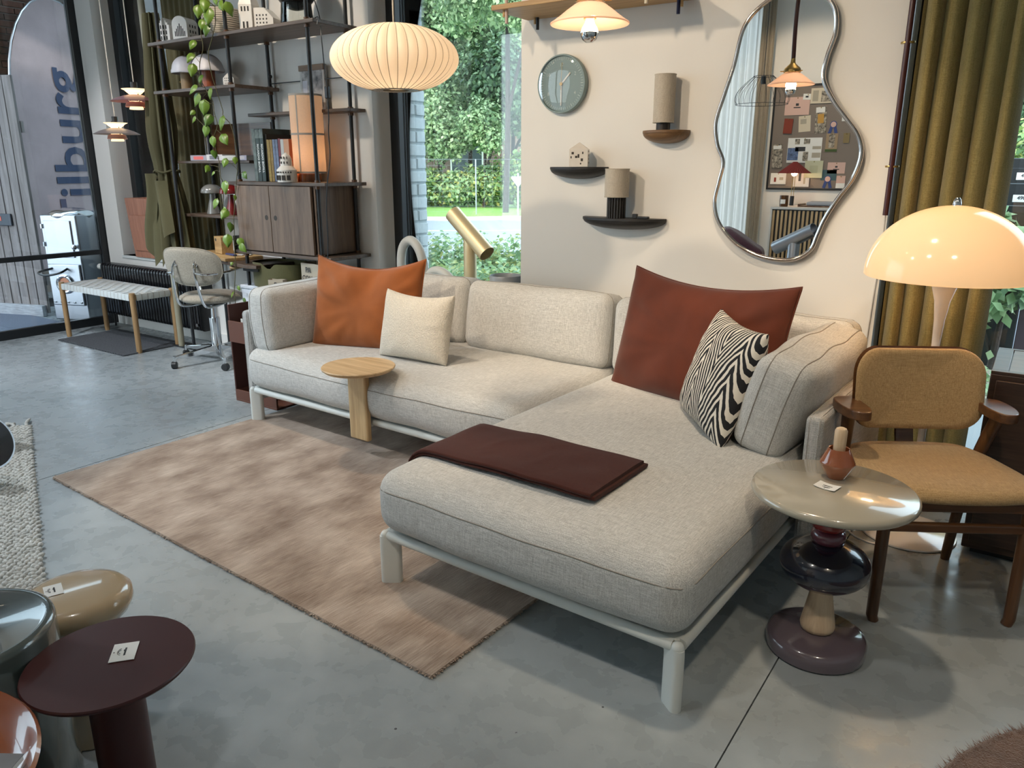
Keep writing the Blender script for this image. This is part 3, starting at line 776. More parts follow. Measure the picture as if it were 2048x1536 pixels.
# ================================================================ rugs
def rug_slab(poly, t, step=.03, amp=.002, seed=0):
    pass
m_rug = bpy.data.materials.new('hand_loomed_pile'); m_rug.use_nodes = True
def _rug():
    nt = m_rug.node_tree; N = nt.nodes; L = nt.links; b = N['Principled BSDF']
    tc = N.new('ShaderNodeTexCoord')
    def nz(sc, det):
        mp = N.new('ShaderNodeMapping'); mp.inputs['Scale'].default_value = sc
        n = N.new('ShaderNodeTexNoise'); n.inputs['Scale'].default_value = 1; n.inputs['Detail'].default_value = det
        L.new(tc.outputs['Object'], mp.inputs[0]); L.new(mp.outputs[0], n.inputs[0]); return n
    a = nz((210, 13, 1), 4); c = nz((6, 4, 1), 4); d = nz((420, 420, 60), 2)
    m1 = N.new('ShaderNodeMath'); m1.operation = 'MULTIPLY_ADD'; m1.inputs[1].default_value = .55
    L.new(a.outputs[0], m1.inputs[0]); L.new(c.outputs[0], m1.inputs[2])
    r = N.new('ShaderNodeValToRGB'); e = r.color_ramp.elements
    e[0].position = .55; e[0].color = (.235, .16, .115, 1); e[1].position = 1.0; e[1].color = (.62, .51, .42, 1)
    q = e.new(.78); q.color = (.42, .322, .252, 1)
    L.new(m1.outputs[0], r.inputs[0]); L.new(r.outputs[0], b.inputs['Base Color'])
    b.inputs['Roughness'].default_value = .95; b.inputs['Sheen Weight'].default_value = .25; b.inputs['Specular IOR Level'].default_value = .1
    h = N.new('ShaderNodeMath'); h.operation = 'ADD'; L.new(a.outputs[0], h.inputs[0]); L.new(d.outputs[0], h.inputs[1])
    bp = N.new('ShaderNodeBump'); bp.inputs['Strength'].default_value = .7; bp.inputs['Distance'].default_value = .006
    L.new(h.outputs[0], bp.inputs['Height']); L.new(bp.outputs[0], b.inputs['Normal'])
_rug()
rug = thing('area_rug', 'large rose-beige pile rug under the sofa', 'rug', (-3.64, 1.525, 0), R(-2.73))
def rugf(u, v): return (2.395*u+.003*noise.noise(Vector((v*40, 3, 0))), 1.70*v+.003*noise.noise(Vector((u*40, 8, 0))), .013+.0012*noise.noise(Vector((u*60, v*40, 1))))
b = MB().grid(rugf, 120, 80)
n0 = len(b.v)
edge = [i for i in range(120)] + [119+120*j for j in range(1, 80)] + [79*120+i for i in range(118, -1, -1)] + [120*j for j in range(78, 0, -1)]
b.v += [(b.v[i][0], b.v[i][1], 0.0005) for i in edge]
for k in range(len(edge)): b.f.append((edge[k], n0+k, n0+(k+1) % len(edge), edge[(k+1) % len(edge)]))
obj('pile', b, m_rug, rug, ang=60)
# tufts along the cut edges (nobody could count them)
b = MB(); rd = random.Random(3)
for k in range(2600):
    s = rd.random()
    if s < .45: x, y, dx, dy = rd.uniform(0, 2.395), 0, 0, -1
    elif s < .75: x, y, dx, dy = 2.395, rd.uniform(0, 1.7), 1, 0
    elif s < .9: x, y, dx, dy = 0, rd.uniform(0, 1.7), -1, 0
    else: x, y, dx, dy = rd.uniform(0, 2.395), 1.7, 0, 1
    l = rd.uniform(.003, .009); z = rd.uniform(.004, .012); j = rd.uniform(-.004, .004); w_ = .0022
    p = Vector((x, y, z)); q = p+Vector((dx*l+j*(dy != 0), dy*l+j*(dx != 0), rd.uniform(-.004, .004)))
    t = Vector((-dy, dx, 0))*w_
    b.add([p-t, p+t, q+t*.6, q-t*.6], [(0, 1, 2, 3)])
obj('fringe', b, m_rug, rug, kind='stuff')
# chunky wool rug at the left
m_wool = mat('undyed_wool', (.56, .55, .51), .95, bump=(140, .8, .004), var=(22, .12))
wr = thing('chunky_wool_rug', 'off-white chunky looped wool rug with tassels at the left edge', 'rug', (-4.52, 1.82, 0), atan2(-.79, 1.85))
obj('backing', MB().box(0, 2.5, -1.3, 0, .001, .014), m_wool, wr, bev=.004)
b = MB(); rd = random.Random(5)
for i in range(112):
    for j in range(24):
        x = .012+i*.0222+rd.uniform(-.003, .003); y = -.012-j*.0222+(.011 if i % 2 else 0)+rd.uniform(-.003, .003)
        T = Matrix.Translation((x, y, .015+rd.uniform(-.002, .002))) @ Matrix.Rotation(rd.uniform(-.5, .5)+(.6 if j % 2 else -.6), 4, 'Z') @ Matrix.Diagonal((.0155, .0100, .0105, 1))
        b.lathe([(0, -1), (.72, -.7), (1, 0), (.72, .7), (0, 1)], 7, T)
obj('loops', b, m_wool, wr, kind='stuff', ang=180)
for k in range(9):
    y = -.015-k*.055; a = (rd.uniform(-.7, .7) if k else .15); l = rd.uniform(.09, .13)
    obj('tassel', MB().tube(spline([(.01, y, .014), (-.03, y+.02*sin(a), .02), (-l*cos(a), y+l*sin(a), .012)], 4), [.009]*8+[.0075], 7), m_wool, wr, ang=180)
# round brown shaggy rug, bottom right
m_hide = mat('brown_sheepskin', (.16, .085, .055), .95, sheen=.5, var=(9, .35), bump=(260, .9, .008))
hr = thing('round_fluffy_rug', 'round chestnut brown fluffy rug at the right', 'rug', (.76, 1.58, 0))
obj('pile', MB().lathe([(0, .022), (.5, .023), (.79, .021), (.815, .012), (.818, .001), (0, .0005)], 96), m_hide, hr, ang=60)
b = MB(); rd = random.Random(8)
for k in range(5200):
    a = rd.uniform(1.6, 4.4); rr = .818*sqrt(rd.uniform(.78, 1)); l = rd.uniform(.012, .024)
    p = Vector((rr*cos(a), rr*sin(a), .018 if rr < .8 else .008)); d = Vector((cos(a+rd.uniform(-1, 1)), sin(a+rd.uniform(-1, 1)), rd.uniform(.0, .5)))*l
    t = Vector((-sin(a), cos(a), 0))*.0014
    b.add([p-t, p+t, p+d], [(0, 1, 2)])
obj('fluff', b, m_hide, hr, kind='stuff')
# mat under the bench
dm = thing('doormat', 'dark grey ribbed doormat under the woven bench', 'mat', (-6.69, 3.03, 0))
obj('mat', MB().box(0, 1.0, 0, .52, 0.0005, .011), mat('grey_ribbed_mat', (.085, .09, .10), .95, var=(160, .5), bump=(200, .7)), dm, bev=.003)
for k in range(44): obj('rib', MB().box(.002+k*.0227, .016+k*.0227, -.006, .0, .001, .010), MATS['grey_ribbed_mat'], dm)

# ================================================================ display side tables, lower left
def gloss(name, c): return mat(name, c, .22, coat=1.0, spec=.5)
m_maroon = mat('maroon_lacquer', (.05, .008, .007), .45)
m_green = gloss('grey_green_gloss', (.075, .092, .082)); m_beige = gloss('beige_gloss', (.50, .365, .215)); m_or = gloss('burnt_orange_gloss', (.30, .075, .015))
t = thing('mushroom_table', 'small maroon round table with a single thick stem', 'side table', (-1.404, .634, 0))
obj('top', MB().lathe([(0, .445), (.135, .445), (.153, .448), (.157, .453), (.157, .456), (.155, .459), (0, .46)], 72), m_maroon, t, ang=30)
obj('stem', MB().lathe([(0, .0), (.052, 0), (.052, .44), (.058, .445)], 40), m_maroon, t)
obj('foot', MB().lathe([(0, .0), (.12, 0), (.125, .004), (.12, .012), (0, .014)], 48), m_maroon, t)
t = thing('drum_table', 'grey-green glossy drum side table at the left edge', 'side table', (-1.691, .485, 0))
obj('drum', MB().lathe([(0, .0), (.165, 0), (.170, .006), (.170, .485), (.168, .494), (.160, .4995), (.150, .498), (.146, .496), (0, .496)], 72), m_green, t, ang=50)
obj('foot_ring', MB().lathe([(.172, .0), (.174, .006), (.172, .012), (.1705, .012)], 72), m_green, t)
t = thing('pebble_table', 'low beige glossy round stool table behind the maroon one', 'side table', (-1.835, .772, 0))
obj('top', MB().lathe([(0, .33), (.09, .33), (.118, .34), (.128, .362), (.126, .382), (.113, .396), (.095, .40), (0, .40)], 64), m_beige, t, ang=50)
obj('base', MB().lathe([(0, .0), (.085, 0), (.09, .008), (.09, .33)], 48), m_beige, t)
t = thing('tray_table', 'burnt orange glossy round table in the bottom left corner', 'side table', (-1.403, .182, 0))
obj('top', MB().lathe([(0, .432), (.24, .430), (.272, .438), (.288, .452), (.2925, .462), (.287, .468), (.276, .462), (.262, .452), (.24, .446), (0, .445)], 80), m_or, t, ang=50)
obj('stem', MB().lathe([(.16, .0), (.17, 0), (.17, .01), (.06, .05), (.05, .43)], 40), m_or, t)
# price tags: white cards with a small printed emblem
def price_tag(label, p, rz, w=.062, h=.045, pr=0.):
    c = thing('price_tag', label, 'tag', p, rz, None)
    obj('card', MB().grid(lambda u, v: ((u-.5)*w, (v-.5)*h, .0012+pr*(u-.5)**2*4), 7, 3).grid(lambda u, v: ((.5-u)*w, (v-.5)*h, .0002+pr*(u-.5)**2*4), 7, 3), m_paper, c)
    e = MB(); zz = .0019+pr*.1
    e.tube([(.011*cos(a), .006+.006*sin(a), zz) for a in [pi*k/8 for k in range(9)]], .0005, 4)
    e.tube([(.006*cos(a), .006+.004*sin(a), zz) for a in [pi*k/8 for k in range(9)]], .0005, 4)
    obj('emblem', e, m_ink, c)
    e = MB(); rd = random.Random(2)
    for k in range(9):
        hh = rd.choice((.0035, .0035, .005))
        e.box(-.0135+k*.003, -.0115+k*.003, -.004, -.004+hh, zz-.0004, zz)
    obj('print', e, m_ink, c)
    obj('punch_hole', MB().lathe([(0, 0), (.0016, 0)], 10, Matrix.Translation((0, h/2-.005, .0019+pr*.1))), m_hole, c)
    return c
price_tag('white paper tag lying on the maroon round table', (-1.402, .662, .4605), R(140), .062, .047)
price_tag('white paper tag lying on the beige glossy stool table', (-1.875, .742, .4005), R(160), .058, .04)
# magazine on the orange table
mg = thing('magazine', 'grey magazine lying on the burnt orange table', 'magazine', (-1.235, .392, .470), R(33))
obj('pages', MB().box(-.19, .0, -.16, .015, 0, .010), m_paper, mg, bev=.001)
obj('cover', MB().box(-.191, .001, -.161, .016, .010, .0112), mat('magazine_cover', (.25, .24, .245), .35, var=(6, .3)), mg)
obj('photo', MB().box(-.185, -.02, -.15, -.05, .0112, .0118), mat('magazine_photo', (.40, .38, .38), .35, var=(9, .5)), mg)
text('A', .03, m_paper, mg, Matrix.Translation((-.03, -.02, .0116)), ext=.0003)

# ================================================================ turned multicolour table, right
rt = thing('turned_table', 'round glossy greige table on a stacked colourful turned pedestal', 'side table', (-.392, 2.185, 0))
obj('foot', MB().lathe([(0, .0), (.128, 0), (.140, .006), (.1425, .02), (.1425, .040), (.137, .053), (.125, .059), (.06, .063), (.05, .066), (0, .066)], 72), gloss('aubergine_gloss', (.13, .10, .12)), rt, ang=50)
obj('cone', MB().lathe([(0, .0635), (.036, .064), (.047, .070), (.050, .082), (.048, .095), (.034, .175), (.031, .215)], 40), m_maple, rt, ang=60)
obj('ellipsoid', MB().sphere((0, 0, .283), (.126, .126, .077), 64), gloss('navy_gloss', (.006, .008, .022)), rt, ang=180)
obj('ring', MB().lathe([(.0, .347), (.036, .350), (.046, .358), (.0485, .371), (.046, .385), (.036, .393), (0, .395)], 48), gloss('mauve_gloss', (.14, .035, .055)), rt, ang=60)
obj('block', MB().lathe([(0, .392), (.038, .393), (.047, .401), (.049, .412), (.049, .494)], 48), gloss('deep_red_gloss', (.20, .010, .010)), rt, ang=60)
obj('tabletop', MB().lathe([(0, .492), (.20, .492), (.216, .495), (.2235, .501), (.2255, .508), (.223, .516), (.215, .5225), (0, .524)], 96), gloss('greige_gloss', (.40, .365, .29)), rt, ang=50)
v = thing('stoppered_vase', 'terracotta glazed faceted vase with a pale wooden stopper', 'vase', (-.405, 2.262, .5245))
obj('vessel', MB().lathe([(0, .0), (.026, .0), (.028, .003), (.049, .042), (.050, .047), (.048, .053), (.031, .088), (.0295, .0905), (.027, .089), (.0265, .07), (0, .068)], 12), mat('terracotta_glaze', (.27, .085, .035), .15, coat=.8, var=(14, .12)), v, ang=28)
obj('stopper', MB().lathe([(0, .069), (.0165, .069), (.0175, .12), (.0175, .143), (.014, .15), (.008, .153), (0, .154)], 24), m_maple, v)
price_tag('white paper tag lying on the round greige table', (-.408, 2.172, .5245), R(168), .062, .047, .003)

# ================================================================ upholstered wooden armchair
ch = thing('armchair', 'dark stained wooden chair with ochre seat and backrest and short arms', 'chair', (-.208, 2.732, 0), R(30.8))
m_ochre = weave('ochre_wool', (.30, .185, .08), (.52, .36, .18), .9, .95, .5, .7, .2)
for sx in (-1, 1):
    obj('leg', MB().tube([(sx*.205, -.215, 0), (sx*.212, -.215, .02), (sx*.212, -.212, .40), (sx*.212, -.21, .425)], [.0165, .0175, .0195, .0195], 12), m_dark_teak, ch)
    obj('leg', MB().tube(spline([(sx*.215, .215, 0), (sx*.218, .19, .2), (sx*.226, .145, .42), (sx*.244, .09, .60)], 5), [.015]+[.0165+.0004*k for k in range(15)], 12), m_dark_teak, ch)
    prof = [(0, 0), (.045, -.012), (.06, -.05), (.058, -.12), (.040, -.175), (.012, -.195), (-.016, -.185), (-.030, -.13), (-.028, -.06), (-.02, 0)]
    pp = [(p.x, p.y) for p in spline([(sx*x, y, 0) for x, y in prof], 4, True)]
    if sx < 0: pp = pp[::-1]
    obj('arm', MB().prism([(sx*.222+x, .185+y) for x, y in pp], .600, .632), m_dark_teak_x, ch, bev=.011, bseg=3)
obj('rail', MB().box(-.2, .2, -.228, -.20, .385, .425), m_dark_teak_x, ch, bev=.006)
obj('rail', MB().box(-.2, .2, .15, .175, .385, .425), m_dark_teak_x, ch, bev=.006)
for sx in (-1, 1): obj('rail', MB().tube([(sx*.212, -.2, .405), (sx*.224, .15, .405)], .014, 8), m_dark_teak_x, ch)
obj('stretcher', MB().box(-.205, .205, -.225, -.203, .315, .345), m_dark_teak_x, ch, bev=.006)
def seat_outline(k):
    o = [(-.23, -.23), (-.12, -.262), (0, -.27), (.12, -.262), (.23, -.23), (.262, -.14), (.25, 0), (.225, .12), (.17, .20), (0, .215), (-.17, .20), (-.225, .12), (-.25, 0), (-.262, -.14)]
    return [(p.x*k, p.y*k) for p in spline([(x, y, 0) for x, y in o], 5, True)]
b = MB(); n = len(seat_outline(1))
lv = [(.93, .424), (.985, .428), (1.0, .437), (.995, .447), (.96, .458), (.88, .466), (.7, .470), (.4, .470)]
for k, z in lv: b.v += [(x, y, z) for x, y in seat_outline(k)]
b.v.append((0, 0, .470)); b.v.append((0, 0, .424))
for q in range(len(lv)-1): b.f += [(q*n+i, q*n+(i+1) % n, (q+1)*n+(i+1) % n, (q+1)*n+i) for i in range(n)]
b.f += [((len(lv)-1)*n+i, (len(lv)-1)*n+(i+1) % n, len(lv)*n) for i in range(n)] + [((i+1) % n, i, len(lv)*n+1) for i in range(n)]
obj('seat', b, m_ochre, ch, ang=180)
def backf(off, grow=0):
    R0 = .46; out = rrect(.475+2*grow, .275+2*grow, .085+grow, 8)
    pts = []
    for x, z in out:
        a = x/R0
        y = .205 - (R0-R0*cos(a)) + off + (z)*.16
        pts.append((R0*sin(a)*1.0, y, .665+z))
    return pts
def back_shell(o0, o1, g):
    rings = []; b = MB()
    steps = [(o0, .55), (o0, .85), (o0+.003*(1 if o0 < o1 else -1), .97), ((o0+o1)/2, 1.0), (o1-.003*(1 if o0 < o1 else -1), .97), (o1, .85), (o1, .55)]
    for off, k in steps:
        ring = []
        for x, z in rrect(.445+2*g, .275+2*g, .085+g, 8):
            x *= k; z *= k; a = x/.46
            ring.append((.46*sin(a), .205-(.46-.46*cos(a))+off+z*.16, .665+z))
        rings.append(ring)
    n = len(rings[0])
    for r_ in rings: b.v += r_
    for q in range(len(rings)-1): b.f += [(q*n+i, q*n+(i+1) % n, (q+1)*n+(i+1) % n, (q+1)*n+i) for i in range(n)]
    c0 = len(b.v); b.v.append((0, .205+o0, .665)); b.v.append((0, .205+o1, .665))
    b.f += [((i+1) % n, i, c0) for i in range(n)] + [((len(rings)-1)*n+i, (len(rings)-1)*n+(i+1) % n, c0+1) for i in range(n)]
    return b
bk = obj('backrest', back_shell(.0, -.028, 0), m_ochre, ch, ang=180)
obj('back_shell', back_shell(.012, .001, .003), m_dark_teak_x, ch, ang=50)
obj('back_support', MB().grid(lambda u, v: (-.03+.06*u, .17+.055*sin(v*pi/2), .40+.2*v), 2, 8).grid(lambda u, v: (.03-.06*u, .182+.055*sin(v*pi/2), .40+.2*v), 2, 8), m_dark_teak_x, ch)

# ================================================================ dome floor lamp
lp = thing('dome_floor_lamp', 'white floor lamp with a large glowing dome shade behind the chair', 'lamp', (-.283, 3.18, 0))
m_opal = glow_shade('opal_acrylic', (.84, .70, .50), (1.0, .66, .34), .40, .25, .12)
m_lampwhite = mat('white_acrylic', (.84, .80, .76), .16, coat=.5)
obj('base', MB().lathe([(0, .0), (.165, 0), (.174, .004), (.172, .009), (.05, .017), (.024, .03), (.0135, .06), (.0135, .07)], 64), m_lampwhite, lp, ang=60)
obj('stem', MB().lathe([(.0135, .06), (.0135, .74), (.0145, .78), (.0185, .86), (.027, .93), (.042, .98), (.07, 1.02), (.1, 1.035)], 32), m_lampwhite, lp, ang=60)
obj('stem_joint', MB().lathe([(.0136, .745), (.0142, .746), (.0142, .7475), (.0136, .7485)], 24), m_steel, lp)
prof = [(.274*cos(a), 1.018+.250*sin(a)**.96) for a in [pi/2*k/26 for k in range(27)]]
prof[-1] = (0, prof[-1][1])
obj('shade', MB().lathe(prof+[(0, prof[-1][1]-.004)]+[(r_*.985, z-.004) for r_, z in prof[::-1][1:]], 96), m_opal, lp, ang=60)
obj('finial', MB().lathe([(0, 1.265), (.013, 1.265), (.014, 1.273), (.013, 1.279), (.011, 1.288), (.006, 1.295), (0, 1.297)], 20), m_chrome, lp)
obj('bulb', MB().sphere((0, 0, 1.09), .03, 16), mat('warm_bulb', (1, .8, .5), .5, emit=((1, .72, .4), 9)), lp)
pl_ = bpy.data.lights.new('lamp_light', 'POINT'); pl_.energy = 3.5; pl_.color = (1, .68, .36); pl_.shadow_soft_size = .05
po = bpy.data.objects.new('lamp_light', pl_); COL.objects.link(po); po.location = (-.283, 3.18, 1.15)
fs = obj('foot_switch', MB().lathe([(0, .0), (.034, 0), (.036, .008), (.024, .018), (.011, .02), (.011, .027), (0, .028)], 32, Matrix.Translation((-.235, .115, 0))), m_lampwhite, lp)
obj('cable', MB().tube(spline([(-.05, -.165, .006), (-.10, -.185, .005), (-.17, -.15, .005), (-.23, -.06, .005), (-.245, .04, .006), (-.238, .09, .01)], 8), .0035, 6)
    .tube(spline([(-.232, .14, .01), (-.215, .2, .005), (-.15, .24, .005), (-.24, .02, .009), (-.14, -.02, .009), (-.2, .1, .005), (-.28, .3, .005), (-.3, .5, .005)], 8), .0035, 6), m_lampwhite, lp)

# ================================================================ mustard curtain and sideboard
m_curt = weave('mustard_linen', (.19, .14, .045), (.33, .255, .10), .5, .95, .3, .6, .2, .18)
cu = thing('curtain', 'mustard olive linen curtain hanging at the right window', 'curtain', (-.375, 3.615, 0))
def curtf(side):
    def f(a, v):
        x = -.18+.39*a
        ph = a*2*pi*5.2+.5*noise.noise(Vector((a*4, v*1.3, 2)))*2
        y = .038*sin(ph)+.018*sin(ph*.53+1+v)*(.6+.5*v)
        x += .012*sin(ph*.97+2)+.012*noise.noise(Vector((a*3, v*2, 5)))
        return (x, y+side*.002, .02+3.2*v)
    return f
obj('cloth', MB().grid(curtf(0), 240, 20), m_curt, cu, ang=180)
obj('rail', MB().box(-.2, 2.0, -.012, .012, 3.22, 3.26), m_black, cu)
sb = thing('sideboard', 'dark walnut sideboard at the right edge by the window', 'sideboard', (-.093, 3.105, 0))
m_sb = wood('dark_walnut', (.020, .011, .008), (.062, .036, .026), .38, 'X')
obj('carcass', MB().box(0, 1.5, 0, .44, .03, .70), m_sb, sb, bev=.004)
obj('top_frame', MB().box(0, 1.5, .0, .025, .70, .7105).box(0, .05, .025, .415, .70, .7105).box(0, 1.5, .415, .44, .70, .7105), m_sb, sb, bev=.0015)
m_sbt = wood('walnut_top', (.085, .062, .055), (.16, .12, .105), .35, 'X')
obj('top_panel', MB().box(.0535, 1.46, .028, .412, .70, .709), m_sbt, sb)
obj('plinth', MB().box(.03, 1.47, .04, .42, 0, .03), m_black, sb)
for k in range(3): obj('drawer_front', MB().box(.02+.49*k, .49+.49*k, -.012, 0, .06, .68), m_sb, sb, bev=.003)
# ================================================================ wall above the sofa
WALLY = YW
# big oak shelf with pegs (top edge of the frame)
sh = thing('peg_shelf', 'long honey oak wall shelf with round coloured pegs at the top edge', 'shelf', (-2.0, WALLY, 2.15))
obj('board', MB().box(-.47, .48, -.335, -.003, 0, .024), m_honey, sh, bev=.003)
pegc = {'beige_peg': (.55, .42, .36), 'black_peg': (.02, .022, .025), 'navy_peg': (.02, .025, .09), 'cream_peg': (.62, .55, .42)}
for nm, c in pegc.items(): mat(nm, c, .5)
for x, y, c, z0 in ((-.40, -.30, 'beige_peg', -.062), (-.38, -.045, 'black_peg', -.058), (.405, -.045, 'navy_peg', -.06), (.36, -.30, 'cream_peg', -.05)):
    p = obj('peg', cyl((x, y, z0), (x, y, .10), .0085, 14), MATS[c], sh)
    obj('dowel', cyl((x+(-.016 if x < 0 else .016), y, -.03), (x+(-.016 if x < 0 else .016), y, .0), .007, 10), m_honey, p)
# clock
ck = thing('wall_clock', 'round grey-green wall clock with pale hands and a yellow second hand', 'clock', (-2.236, WALLY-.003, 1.818))
m_ck = mat('clock_green', (.20, .27, .26), .35); m_ckf = mat('clock_dial', (.20, .27, .262), .4); m_ckm = mat('clock_marks', (.55, .60, .58), .5)
RX = Matrix.Rotation(R(90), 4, 'X')
obj('case', MB().lathe([(0, 0), (.138, 0), (.1465, .006), (.147, .030), (.144, .036), (.139, .036), (.136, .026), (0, .026)], 72, RX), m_ck, ck, ang=40)
obj('dial', MB().lathe([(0, .0265), (.135, .0265)], 72, RX), m_ckf, ck)
b = MB()
for k in range(60):
    a = 2*pi*k/60; l = .012 if k % 5 else .015; w_ = .0008 if k % 5 else .0014
    b.box(-w_, w_, -.0275, -.0268, .118-(l-.012), .130, Matrix.Rotation(a, 4, 'Y'))
obj('minute_marks', b, m_ckm, ck)
for s, k in (('2', 2), ('4', 4), ('6', 6), ('8', 8), ('10', 10), ('12', 12)):
    a = pi/2-2*pi*k/12
    text(s, .024, m_ckm, ck, Matrix.Translation((.094*cos(a), -.0272, .094*sin(a))) @ RX, 'numeral', .0004)
m_hand = mat('clock_hand', (.62, .58, .50), .5); m_yel = mat('clock_yellow', (.55, .33, .04), .5)
def hand(nm, ang_, l0, l1, w_, y, m): obj(nm, MB().box(-w_, w_, y-.0012, y, -l0, l1, Matrix.Rotation(R(ang_), 4, 'Y')), m, ck)
hand('hour_hand', 45, .01, .075, .0042, -.029, m_hand); hand('minute_hand', 180, .01, .108, .0036, -.031, m_hand); hand('second_hand', 3, .03, .105, .0009, -.033, m_yel)
obj('hub', MB().lathe([(0, .028), (.0085, .028), (.0085, .036), (0, .036)], 20, RX), m_yel, ck)
obj('cover', MB().lathe([(0, .044), (.06, .043), (.11, .040), (.1385, .034)], 64, RX), pane_mat('clock_glass', (.98, .99, .99), 1.45), ck, ang=180)
# half-moon shelves
def half_shelf(label, x, z, w, m, d=.12, t=.014):
    s = thing('half_moon_shelf', label, 'shelf', (x, WALLY-.002, z), 0, 'half-moon wall shelves')
    poly = [(w/2*cos(a), -d*sin(a)**.9 if sin(a) > 0 else 0) for a in [pi*k/36 for k in range(37)]]
    obj('board', MB().prism(poly[::-1], -t, 0), m, s, bev=.002)
    def hull(u, v):
        a = pi*u; sa = max(0, sin(a)); q = v*pi/2
        return (w/2*cos(a)*.985, -d*.97*sa**.9*cos(q), -t-.048*sa*sin(q))
    obj('keel', MB().grid(hull, 37, 9), m, s, ang=180)
    return s
m_blk = mat('black_stained_oak', (.016, .015, .015), .5, aniso=(3, 40, 40), var=(8, .4), bump=(10, .2))
m_brown = wood('brown_oak', (.10, .05, .02), (.22, .12, .05), .45, 'X')
half_shelf('black half-moon shelf holding the ceramic house', -2.128, 1.398, .345, m_blk)
half_shelf('black half-moon shelf holding the lower linen lamp', -1.853, 1.143, .475, m_blk, .135)
half_shelf('brown oak half-moon shelf holding the upper linen lamp', -1.637, 1.571, .24, m_brown, .115)
m_linlamp = weave('linen_shade', (.40, .35, .28), (.62, .56, .47), 1.1, .9, .4, .8, .05)
def wall_lamp(label, x, y, z, r, h, hb, m):
    t = thing('linen_table_lamp', label, 'lamp', (x, y, z), 0, 'linen lamps on the wall shelves')
    obj('base', MB().lathe([(0, .0), (r*.66, 0), (r*.66, hb), (0, hb)], 32), m_dark_teak if m is None else m, t)
    o = obj('shade', MB().lathe([(r, hb), (r, hb+h), (r-.003, hb+h), (r-.003, hb)], 48), m_linlamp, t, ang=60)
    for zz in (hb+.002, hb+h-.002, hb+h*.5): obj('seam', MB().tube([(r*1.003*cos(a), r*1.003*sin(a), zz) for a in [2*pi*k/40 for k in range(40)]], .0022 if abs(zz-hb-h*.5) > .01 else .0012, 5, closed=True), m_linlamp, o)
    obj('socket', cyl((0, 0, hb), (0, 0, hb+.07), .016, 12), m_black, t); obj('bulb', MB().sphere((0, 0, hb+.1), .028, 12), m_cer, t)
    return t
wall_lamp('tall unlit linen cylinder lamp on the brown oak shelf', -1.632, 3.672, 1.571, .051, .222, .033, mat('dark_lamp_foot', (.02, .014, .012), .5))
t = wall_lamp('short unlit linen cylinder lamp with ribbed black foot on the lower black shelf', -1.862, 3.655, 1.143, .062, .142, .105, MATS['dark_lamp_foot'])
for k in range(20): obj('rib', cyl((.0445*cos(2*pi*k/20), .0445*sin(2*pi*k/20), 0), (.0445*cos(2*pi*k/20), .0445*sin(2*pi*k/20), .103), .005, 6), m_blk, t)
# small things beside the lamp foot
obj('cable_clip', MB().box(-.012, .012, -.01, .01, 0, .022), m_black, label='small black cable plug on the lower black shelf', cat='plug', loc=(-1.765, 3.68, 1.144), bev=.002)
obj('cable_clip', MB().box(-.03, .03, -.012, .012, 0, .012), m_black, label='black cable switch on the lower black shelf', cat='switch', loc=(-1.71, 3.66, 1.144), bev=.003)
